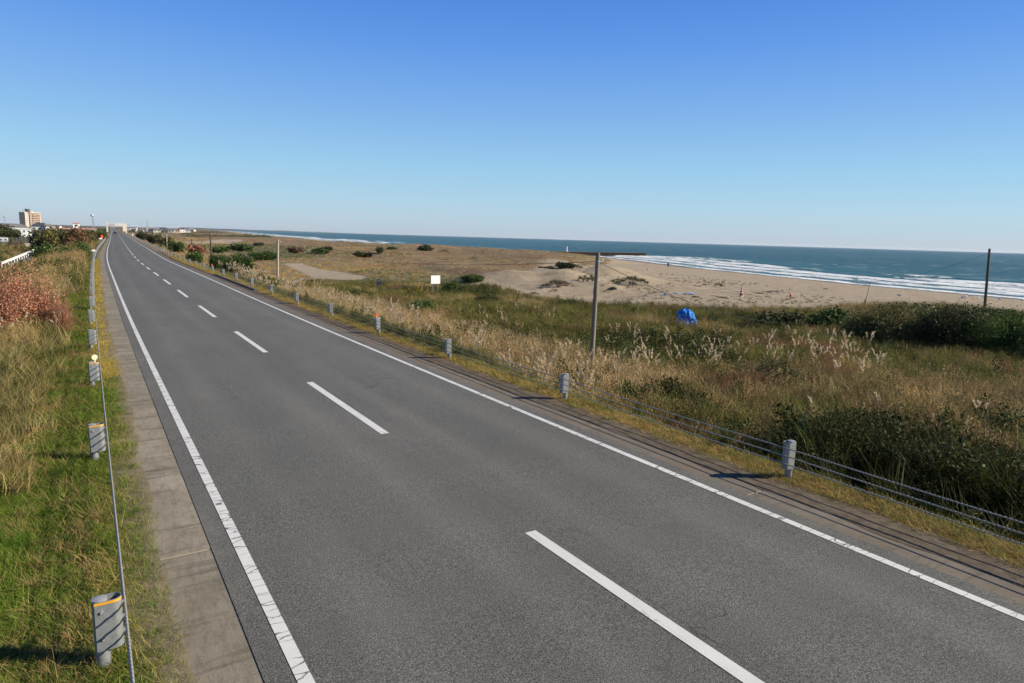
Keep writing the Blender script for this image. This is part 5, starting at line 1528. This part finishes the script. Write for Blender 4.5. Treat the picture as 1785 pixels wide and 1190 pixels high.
# ------------------------------------------------------------------ lower road with white guard beam at left
def lower_road():
    z = -1.95
    a0 = Vector((*at(4, 470, z), z)); a1 = Vector((*at(64, 441, z), z)); b0 = Vector((*at(60, 474, z), z)); b1 = Vector((*at(76, 447, z), z))
    b = MB()
    top = [a0, b0, b1, a1]; zt = z + .12
    b.add([(p.x, p.y, zt) for p in top] + [(p.x, p.y, zt - 1.6) for p in top], [(0, 1, 2, 3), (4, 7, 6, 5), (0, 4, 5, 1), (1, 5, 6, 2), (2, 6, 7, 3), (3, 7, 4, 0)])
    o = b.build("lower_road", simple("old_asphalt", (.10, .10, .095), .9, 0, .25, .5)); tag(o, kind='structure', label="grey ramp of the lower side road left of the embankment")
    # beam along a0-a1
    L = (a1 - a0).length; ang = math.atan2(a1.y - a0.y, a1.x - a0.x)
    t = empty("guard_beam", (a0.x, a0.y, zt), "white guard beam on short posts along the lower side road at left", "guardrail", None, ang)
    n = 15
    bm = MB(); prof = [(-.02, -.17), (.05, -.12), (.0, -.04), (.0, .04), (.05, .12), (-.02, .17), (-.05, .17), (-.03, .04), (-.03, -.04), (-.05, -.17)]
    V = [(x, py_, .68 + pz) for x in (0, L) for py_, pz in prof]; m = len(prof)
    bm.add(V, [tuple(range(m - 1, -1, -1)), tuple(range(m, 2 * m))] + [(i, (i + 1) % m, m + (i + 1) % m, m + i) for i in range(m)]); bm.build("beam", M['white'], t)
    pm = MB(); pm.tube([(0, .07, -.1), (0, .07, .82)], .07, 10); me = pm.mesh("post", M['white'], True)
    for k in range(n): link("post", me, t, (L * (k + .1) / n, 0, 0))
    # far end board
    e = b1.lerp(b0, .12)
    t2 = empty("end_barrier", (e.x, e.y, zt), "white triangular end plate of the lower road guard beam", "barrier", None, 0)
    q = MB(); q.prism([(0, 0), (1.0, -.1), (1.15, .5), (.95, .5)], 0, .95); q.build("plate", M['white'], t2)
    q = MB(); q.box((1.2, .9, .45), (.12, .8, .9)); q.build("stay", M['white'], t2)
    z = -2.5; cx_, cy_ = at(49, 438, z)
    t3 = empty("concrete_block", (cx_, cy_, z), "upright grey concrete block at the far end of the lower road", "concrete block")
    q = MB(); q.box((0, 0, .7), (.9, .8, 1.9), .1, .05); q.build("block", simple("block_concrete", (.36, .34, .30), .9, 0, .2), t3)
    q = MB(); q.box((0, 0, 1.7), (1.05, .95, .12), .1, .02); q.build("cap", simple("block_cap", (.42, .40, .36), .9), t3)
lower_road()

def chain_fence():
    z = -2.8
    a = Vector((*at(-6, 432, z), z)); b = Vector((*at(60, 427, z), z)); L = (b - a).length
    t = empty("chainlink_fence", (a.x, a.y, z), "grey chain-link fence behind the lower side road", "fence", None, math.atan2(b.y - a.y, b.x - a.x))
    n = 12
    pm = MB(); pm.tube([(0, 0, -.3), (0, 0, 2.4)], .045, 8); me = pm.mesh("post", M['galv'], True)
    for k in range(n + 1): link("post", me, t, (L * k / n, 0, 0))
    r = MB()
    for zz_ in (.1, 1.2, 2.35): r.tube([(0, 0, zz_), (L, 0, zz_)], .022, 6)
    r.build("rail", M['galv'], t)
    w = MB(); s = .6
    k = 0
    while k * s < L:
        x = k * s
        for d in (-1, 1):
            w.tube([(max(0, min(L, x)), 0, .1 if d > 0 else 2.3), (max(0, min(L, x + 2.2)), 0, 2.3 if d > 0 else .1)], .008, 3, False)
        k += 1
    o = w.build("wire_mesh", M['galv'], t); o['kind'] = 'stuff'
chain_fence()

# ------------------------------------------------------------------ far town, buildings and masts
def bx_(t, name, c, d, mat): 
    b = MB(); b.box(c, d); return b.build(name, mat, t)
BM = {
    'peach': simple("peach_render", (.62, .40, .26), .8, 0, .06), 'cream': simple("cream_render", (.55, .50, .42), .8, 0, .08), 'white': simple("white_render", (.62, .62, .60), .8, 0, .06),
    'grey': simple("grey_render", (.36, .37, .38), .8, 0, .1), 'tan': simple("tan_render", (.40, .31, .22), .8, 0, .1),
    'roof_dark': simple("dark_roof_tiles", (.055, .058, .07), .6, 0, .2), 'roof_grey': simple("grey_roof_tiles", (.15, .145, .14), .7, 0, .2), 'roof_brown': simple("brown_roof_tiles", (.16, .085, .055), .7, 0, .2),
    'pink': simple("pink_fascia", (.50, .26, .24), .7), 'glass': simple("window_glass", (.035, .045, .06), .15), 'steel': simple("mast_steel", (.30, .31, .33), .5, .3),
    'rail': simple("balcony_rail", (.55, .40, .28), .7),
}
def place(px, py, z=None, rz=0.):
    x, y = at(px, py, z if z is not None else -2.8)
    zz = tz(x, y); x, y = at(px, py, zz); return x, y, zz, -math.atan2(x, y) + rz
def house(px, py, wpx, hpx, wall, roof, label, group=None, kind='hip', rz=0., nwin=3, dscale=1., storeys=1):
    x, y, z, a = place(px, py, None, rz)
    k = size_at(x, y, z, 1.0); W = wpx * k; H = hpx * k; D = W * .8 * dscale
    t = empty("house", (x, y, z), label, "house", group, a)
    hw = H * (.58 if kind != 'flat' else .92)
    bx_(t, "wall", (0, D / 2, hw / 2 - .5), (W * .92, D * .9, hw + 1.0), BM[wall])
    r = MB(); w2, d2 = W / 2, D / 2
    if kind == 'hip':
        V = [(-w2, 0, hw), (w2, 0, hw), (w2, D, hw), (-w2, D, hw), (-w2 * .45, d2, H), (w2 * .45, d2, H), (-w2, 0, hw - .18), (w2, 0, hw - .18), (w2, D, hw - .18), (-w2, D, hw - .18)]
        r.add(V, [(0, 1, 5, 4), (1, 2, 5), (2, 3, 4, 5), (3, 0, 4), (6, 7, 1, 0), (7, 8, 2, 1), (8, 9, 3, 2), (9, 6, 0, 3), (9, 8, 7, 6)])
    elif kind == 'gable':
        V = [(-w2, 0, hw), (w2, 0, hw), (w2, D, hw), (-w2, D, hw), (-w2, d2, H), (w2, d2, H)]
        r.add(V, [(0, 1, 5, 4), (2, 3, 4, 5), (1, 2, 5), (3, 0, 4), (3, 2, 1, 0)])
    else:
        r.box((0, D / 2, H * .96), (W, D, H * .08))
    r.build("roof", BM[roof], t)
    for s in range(storeys):
        for q in range(nwin):
            xx_ = (q + .5) / nwin * W * .9 - W * .45
            f = bx_(t, "window", (xx_, D * .05 - .03, hw * ((s + .5) / storeys)), (W * .9 / nwin * .55, .06, hw / storeys * .42), BM['white'])
            bx_(f, "pane", (xx_, D * .05 - .075, hw * ((s + .5) / storeys)), (W * .9 / nwin * .47, .04, hw / storeys * .34), BM['glass'])
    return t

def tower():
    x, y = at(58, 391.8, -3.0) 
    r0 = math.hypot(x, y); D0 = 1050.; x, y = x / r0 * D0, y / r0 * D0; z = tz(x, y)
    k = size_at(x, y, z, 1.0); a = -math.atan2(x, y) + .55
    t = empty("apartment_tower", (x, y, z), "tan nine-storey apartment block standing alone on the far left horizon", "apartment block", None, a)
    W = 26 * k; H = 27.2 * k; D = 15 * k; n = 9; fh = H / n
    bx_(t, "wall", (0, D / 2, H / 2), (W, D, H), BM['peach'])
    bx_(t, "stair_core", (-W * .16, -.8, H * .5 + .8), (W * .13, 1.8, H + 1.6), simple("dark_core_render", (.30, .24, .20), .8))  # stair core in a darker brown than the walls
    bx_(t, "left_wing", (-W * .40, -.5, H / 2 - .4), (W * .22, 1.1, H - .8), BM['cream'])
    for f in range(n):
        zf = fh * (f + .5)
        for q in range(6):
            xq = -W * .03 + q * W * .092
            w_ = bx_(t, "window", (xq, -.06, zf + .1), (W * .062, .14, fh * .56), BM['glass'])
        bx_(t, "balcony", (W * .22, -.75, zf - fh * .36), (W * .52, 1.5, .18), BM['cream'])
        bx_(t, "balcony_rail", (W * .22, -1.45, zf - fh * .2), (W * .52, .1, fh * .26), BM['rail'])
        for q in range(2):
            bx_(t, "window", (-W * .45 + q * W * .09, -1.1, zf), (W * .05, .14, fh * .42), BM['glass'])
    b = MB(); b.tube([(-W * .16, D * .4, H), (-W * .16, D * .4, H + 1.2), (-W * .16, D * .4, H + 1.2), (-W * .16, D * .4, H + 4.6)], [1., 1., 2.7, 2.7], 14); b.build("water_tank", BM['roof_dark'], t)
    bx_(t, "lift_room", (W * .05, D * .5, H + .9), (W * .2, D * .4, 1.8), BM['cream'])
    for q in (-.46, -.36): 
        b = MB(); b.tube([(W * q, D * .3, H), (W * q, D * .3, H + 4)], .25, 6); b.build("aerial", BM['steel'], t)
    bx_(t, "parapet", (0, D / 2, H + .25), (W + .5, D + .5, .5), BM['cream'])
tower()

house(9, 397, 20, 7, 'cream', 'roof_brown', "brown-roofed house at the left edge of the photo under the white pole", kind='hip')
house(31, 402, 32, 12, 'grey', 'roof_grey', "grey hip-roofed house in front of the apartment block", kind='hip', rz=.15)
house(69, 402, 26, 14, 'white', 'roof_dark', "house with dark navy tiled roof right of the apartment block", kind='hip', rz=-.2)
house(84, 402, 9, 12, 'white', 'roof_grey', "narrow white gable end beside the dark-roofed house", kind='gable', nwin=1)
house(43, 413, 22, 15, 'white', 'white', "white flat-roofed two-storey house behind the chain-link fence", kind='flat', nwin=3, storeys=2)
house(6, 421, 15, 8, 'white', 'roof_grey', "low white shed at the left edge behind the fence", kind='flat', nwin=2)
house(94, 401, 9, 8, 'tan', 'roof_grey', "small tan building between the dark-roofed house and the long white hall", kind='flat', nwin=2)

def long_hall():
    x, y, z, a = place(132, 402)
    r0 = math.hypot(x, y); x, y = x / r0 * 520, y / r0 * 520; z = tz(x, y)
    k = size_at(x, y, z, 1.0); W = 60 * k; H = 9.5 * k; D = 16.
    t = empty("long_hall", (x, y, z), "long low white hall with pink roof edge left of the road end", "hall", None, a)
    bx_(t, "wall", (0, D / 2, H / 2), (W, D, H), BM['white'])
    bx_(t, "fascia", (0, D / 2, H + .35), (W + 1, D + 1, .7), BM['pink'])
    bx_(t, "roof_hut", (-1.5 * k + 3 * k, D / 2, H + 2.3), (10 * k, 6, 3.2), BM['white'])
    bx_(t, "hut_fascia", (1.5 * k, D / 2, H + 4.1), (12 * k, 7, .5), BM['pink'])
    bx_(t, "hut_window", (1.5 * k, D / 2 - 3.1, H + 2.4), (4 * k, .2, 1.2), BM['glass'])
    b = MB(); b.ball((-22 * k, D / 2, H + .6), 4.2 * k, 14, 8, (1, 1, .7)); b.build("dome", BM['white'], t, smooth=True)
    for q in range(11):
        f = bx_(t, "window", (-W * .44 + q * W * .088, -.08, H * .42), (W * .058, .16, H * .42), BM['glass'])
long_hall()

def footbridge():
    Y = 640.; xc = float(road_x(Y)); z = float(road_z(Y))
    k = size_at(xc, Y, z, 1.0); W = 30 * k; 
    t = empty("footbridge", (xc + .2 * k, Y, z), "pale footbridge spanning the road at its far end", "footbridge", None, 0)
    Hd = 5.0
    bx_(t, "deck", (0, 0, Hd + .3), (W, 2.4, .6), BM['cream'])
    for s in (-1, 1):
        bx_(t, "parapet", (0, s * 1.2, Hd + 1.2), (W, .1, 1.3), BM['cream'])
        bx_(t, "pier", (s * W * .47, 0, Hd / 2 - .4), (1.1, 1.6, Hd + .8), BM['cream'])
        bx_(t, "stair", (s * (W * .47), 5.5, Hd / 2 - .4), (1.6, 9, .5), BM['grey']).rotation_euler = (R(0), 0, 0)
    bx_(t, "top_rail", (0, -1.2, Hd + 2.3), (W, .12, .16), BM['white'])
    for q in range(9): bx_(t, "rail_post", (-W / 2 + W * q / 8 + .01, -1.2, Hd + 2.05), (.14, .14, .5), BM['white'])
    bx_(t, "direction_sign", (-W * .22, -1.4, Hd + 1.2), (4, .1, 1.6), BM['grey'])
    bx_(t, "side_screen", (W * .40, -1.35, Hd / 2 + .6), (W * .2, .1, Hd), BM['cream'])
footbridge()

def mast(px, pyb, pyt, dist, label, w=.5, head=True):
    d = np.array(_f) + (px - 892.5) / FPX * np.array(_r2) + (595 - pyb) / FPX * np.array(_u2)
    l = math.hypot(d[0], d[1]); x, y = d[0] / l * dist, d[1] / l * dist; z = tz(x, y)
    H = top_of(px, pyt, x, y) - z
    t = empty("mast", (x, y, z), label, "mast")
    b = MB()
    for i in range(3):
        a = i * 2.094; b.tube([(w * math.cos(a), w * math.sin(a), -.5), (w * .3 * math.cos(a), w * .3 * math.sin(a), H)], [w * .18, w * .1], 5)
    n = 7
    for j in range(n):
        s0, s1 = j / n, (j + 1) / n
        for i in range(3):
            a, a2 = i * 2.094, (i + 1) * 2.094; r0, r1 = w * (1 - .7 * s0), w * (1 - .7 * s1)
            b.tube([(r0 * math.cos(a), r0 * math.sin(a), H * s0), (r1 * math.cos(a2), r1 * math.sin(a2), H * s1)], w * .07, 4)
    b.build("lattice", BM['steel'], t)
    if head:
        h = MB(); h.tube([(0, 0, H * .9), (0, 0, H * .93), (0, 0, H)], [w * .4, w * 1.2, w * 1.0], 10); h.build("antenna_head", BM['steel'], t)
mast(162.5, 398, 374, 620, "grey antenna mast behind the long white hall", 1.2)
mast(257, 398, 383.5, 1300, "faint thin mast above the far town right of the road end", 1.3, False)
mast(9.5, 400, 376, 330, "thin white pole with crossarms at the far left edge", .25)
mast(97, 402, 391, 420, "short pale post left of the long white hall", .35, False)
mast(55.5, 404, 388, 320, "pale concrete pole in front of the dark-roofed house", .25, False)
mast(226, 402, 391, 1000, "small pale pole just right of the footbridge", .7, False)

walls_ = ['white', 'cream', 'grey', 'white', 'tan', 'cream']; roofs_ = ['roof_grey', 'roof_dark', 'roof_brown', 'roof_grey', 'roof_dark']
LBL = {'white': "white", 'cream': "cream", 'grey': "grey", 'tan': "tan"}
k = 0
for row, (y0_, n_) in enumerate(((403.2, 11), (401.6, 14), (400.4, 12))):
    for i in range(n_):
        px_ = 219 + (i + .5 * RNG.uniform()) * (118 / n_) + row * 3
        w_ = RNG.uniform(7, 13); h_ = RNG.uniform(4.2, 6.5) - row * .4
        wl = walls_[(k * 5 + row) % 6]; rf = roofs_[(k * 3 + i) % 5]
        house(px_, y0_ + .02 * (px_ - 220), w_, h_, wl, rf, f"small {LBL[wl]} house in the far town beyond the right side of the road end", f"{LBL[wl]} houses of the far town", 'hip' if k % 3 else 'flat', RNG.uniform(-.5, .5), 2 if k % 2 else 3)
        k += 1

def car(x, y, z, rz, paint, label, s=1.):
    t = empty("car", (x, y, z), label, "car", None, rz); t.scale = (s,) * 3
    prof = [(-2.1, .35), (-2.12, .78), (-1.9, .92), (-1.55, .98), (-1.0, 1.42), (.55, 1.45), (1.15, 1.0), (1.95, .86), (2.12, .62), (2.1, .35)]
    b = MB(); m_ = len(prof); V = []
    for sgn, ins in ((-1, 0), (1, 0)):
        for px_, pz_ in prof: V.append((sgn * (.84 if pz_ < 1.1 else .68), px_, pz_))
    b.add(V, [tuple(range(m_)), tuple(range(2 * m_ - 1, m_ - 1, -1))] + [(i, m_ + i, m_ + (i + 1) % m_, (i + 1) % m_) for i in range(m_)]); b.build("body", paint, t)
    for nm, P in (("windscreen", [(-.66, .62, 1.40), (.66, .62, 1.40), (.76, 1.10, 1.05), (-.76, 1.10, 1.05)]), ("rear_window", [(-.74, -1.50, 1.05), (.74, -1.50, 1.05), (.64, -1.07, 1.38), (-.64, -1.07, 1.38)])):
        q = MB(); q.add([(a, c + (.03 if nm[0] == 'w' else -.03), d + .02) for a, c, d in P], [(0, 1, 2, 3)]); q.build(nm, BM['glass'], t)
    for sx in (-1, 1):
        q = MB(); q.box((sx * .775, -.2, 1.2), (.03, 1.5, .3)); q.build("side_window", BM['glass'], t)
        for sy in (-1.3, 1.3):
            w = MB(); w.tube([(sx * .70, sy, .32), (sx * .87, sy, .32)], .32, 14); wo = w.build("wheel", M['black'], t)
            w = MB(); w.tube([(sx * .865, sy, .32), (sx * .885, sy, .32)], .19, 10); w.build("rim", BM['steel'], wo)
        q = MB(); q.box((sx * .62, 2.1, .68), (.3, .08, .14)); q.build("headlight", M['white'], t)
        q = MB(); q.box((sx * .66, -2.12, .74), (.24, .06, .16)); q.build("tail_light", M['orange'], t)
    return t
Yc = 430.
car(float(road_x(Yc)) - 1.65, Yc, float(road_z(Yc)), R(2), simple("dark_blue_paint", (.02, .025, .045), .25), "dark car driving away in the left lane near the road end")
x_, y_, z_, a_ = place(32, 411); car(x_, y_, z_, a_ + 1.4, simple("blue_paint", (.03, .05, .22), .3), "small blue car parked by the white house behind the fence", 1.3)

# roadside signs far along the left guardrail
def road_sign(px, pyb, pyt, w, h, mat, label, cat='sign'):
    x, y, z = ground_at(px, pyb, -1.0); kk = size_at(x, y, z, 1.0); zt = top_of(px, pyt, x, y) - z
    t = empty("road_sign", (x, y, z), label, cat, None, -math.atan2(x, y))
    b = MB(); b.tube([(0, .05, -.3), (0, .05, zt - .05)], .04, 8); b.build("post", M['galv_r'], t)
    b = MB(); b.box((0, 0, zt - h * kk / 2), (w * kk, .04, h * kk), 0, .01); b.build("panel", mat, t)
    b = MB(); b.box((0, .04, zt - h * kk / 2), (w * kk * .8, .03, .06)); b.build("bracket", M['galv'], t)
road_sign(178, 418, 409.5, 3.4, 5.2, M['orange'], "orange sign panel beyond the left guardrail bend")
road_sign(175.5, 420, 414.5, 4.5, 2.2, M['white'], "small white board low beside the orange sign panel")
road_sign(162.8, 447, 435, 7.0, 3.0, M['white'], "white board standing just behind the left guardrail bend")
road_sign(231.5, 412, 407, 1.6, 3.6, M['white'], "little white marker at the far end of the right guardrail")

# ------------------------------------------------------------------ far woods and thickets
def far_green():
    n = 9000
    x, y, r = polar_points(n, 230, 1500, -.16, .06, .6)
    u = uoff(x, y); k = (u < -9) & (fbm(x, y, 40, 201, 3) > -.3)
    x2, y2, r2 = polar_points(9000, 620, 3200, .02, .26, .3)
    u2 = uoff(x2, y2); d2 = shore_x(y2) - x2; k2 = (u2 > 7) & (d2 > 60) & (fbm(x2, y2 * .5, 60, 203, 3) > -.05)
    x = np.concatenate([x[k], x2[k2]]); y = np.concatenate([y[k], y2[k2]]); r = np.hypot(x, y); n = len(x)
    tint = lerp3((.035, .055, .02), (.10, .105, .035), RNG.uniform(0, 1, n))
    q = fbm(x, y, 30, 202, 2); tint = np.where((q > .35)[:, None], lerp3((.20, .10, .05), (.16, .13, .05), RNG.uniform(0, 1, n)), tint)
    base = np.where(uoff(x, y) < 0, np.where(y < 560, 1.0, 2.2), 2.0); scl = base * RNG.uniform(.6, 1.5, n)
    finish("far_woods", "distant mass of dark trees and thicket around the far town", P_fleaf, x, y, scl, RNG.integers(0, 2, n), tint)
far_green()
def headland():
    b = MB(); pts = []
    for i, a in enumerate(np.linspace(.10, .335, 60)):
        dist = 7500 + 3500 * (a - .1) / .2; h = (9 + 9 * float(vnoise(a * 60, 0, 4))) * (1 - sstep(.24, .335, a) * .75)
        pts.append((dist * math.sin(a), dist * math.cos(a), float(h)))
    n = len(pts); V = [(x, y, SEA - 3) for x, y, h in pts] + [(x + 60, y + 60, SEA + h) for x, y, h in pts] + [(x * 1.15, y * 1.15, SEA - 3) for x, y, h in pts]
    b.add(V, [(i, i + 1, n + i + 1, n + i) for i in range(n - 1)] + [(n + i, n + i + 1, 2 * n + i + 1, 2 * n + i) for i in range(n - 1)])
    tag(b.build("headland_hills", simple("far_hills", (.05, .07, .045), .95, 0, .3, .002), None, smooth=True), kind='structure', label="low dark headland along the horizon beyond the bay")
headland()

# ------------------------------------------------------------------ scattered hummock tufts on the open sand
def sand_tufts():
    n = 5200
    x, y, r = polar_points(n, 55, 190, .35, 1.15, 1.0)
    d = shore_x(y) - x; sw, gw, rw = weights(x, y)
    cl = fbm(x, y, 9, 151, 3) + .5 * fbm(x, y, 3, 152, 2)
    k = (sw > .45) & (d > 42) & (cl > .2) & (y > 48)
    k |= (sw > .3) & (sw < .75) & (RNG.uniform(0, 1, n) < .5) & (d > 45)
    x, y, r = x[k], y[k], r[k]; n = len(x)
    tint = lerp3((.20, .15, .07), (.13, .115, .05), RNG.uniform(0, 1, n))
    finish("sand_tufts", "scattered dry tufts of dune grass on the sand hummocks", P_far, x, y, .5 * RNG.uniform(.5, 1.3, n), RNG.integers(0, 3, n), tint, .2)
sand_tufts()

# ------------------------------------------------------------------ clear coastal air
def haze():
    b = MB(); b.box((6400, 5650, 9.75), (20200, 17900, 44.5))
    o = b.build("haze", None)
    m = bpy.data.materials.new("haze_air"); m.use_nodes = True; nt = m.node_tree
    nt.nodes.remove(nt.nodes['Principled BSDF'])
    v = nt.nodes.new('ShaderNodeVolumePrincipled'); v.inputs['Color'].default_value = (.80, .88, 1.0, 1); v.inputs['Density'].default_value = .00003; v.inputs['Anisotropy'].default_value = .2
    nt.links.new(v.outputs[0], nt.nodes['Material Output'].inputs['Volume'])
    o.data.materials.append(m); tag(o, "thin bluish sea haze", kind='stuff')
haze()
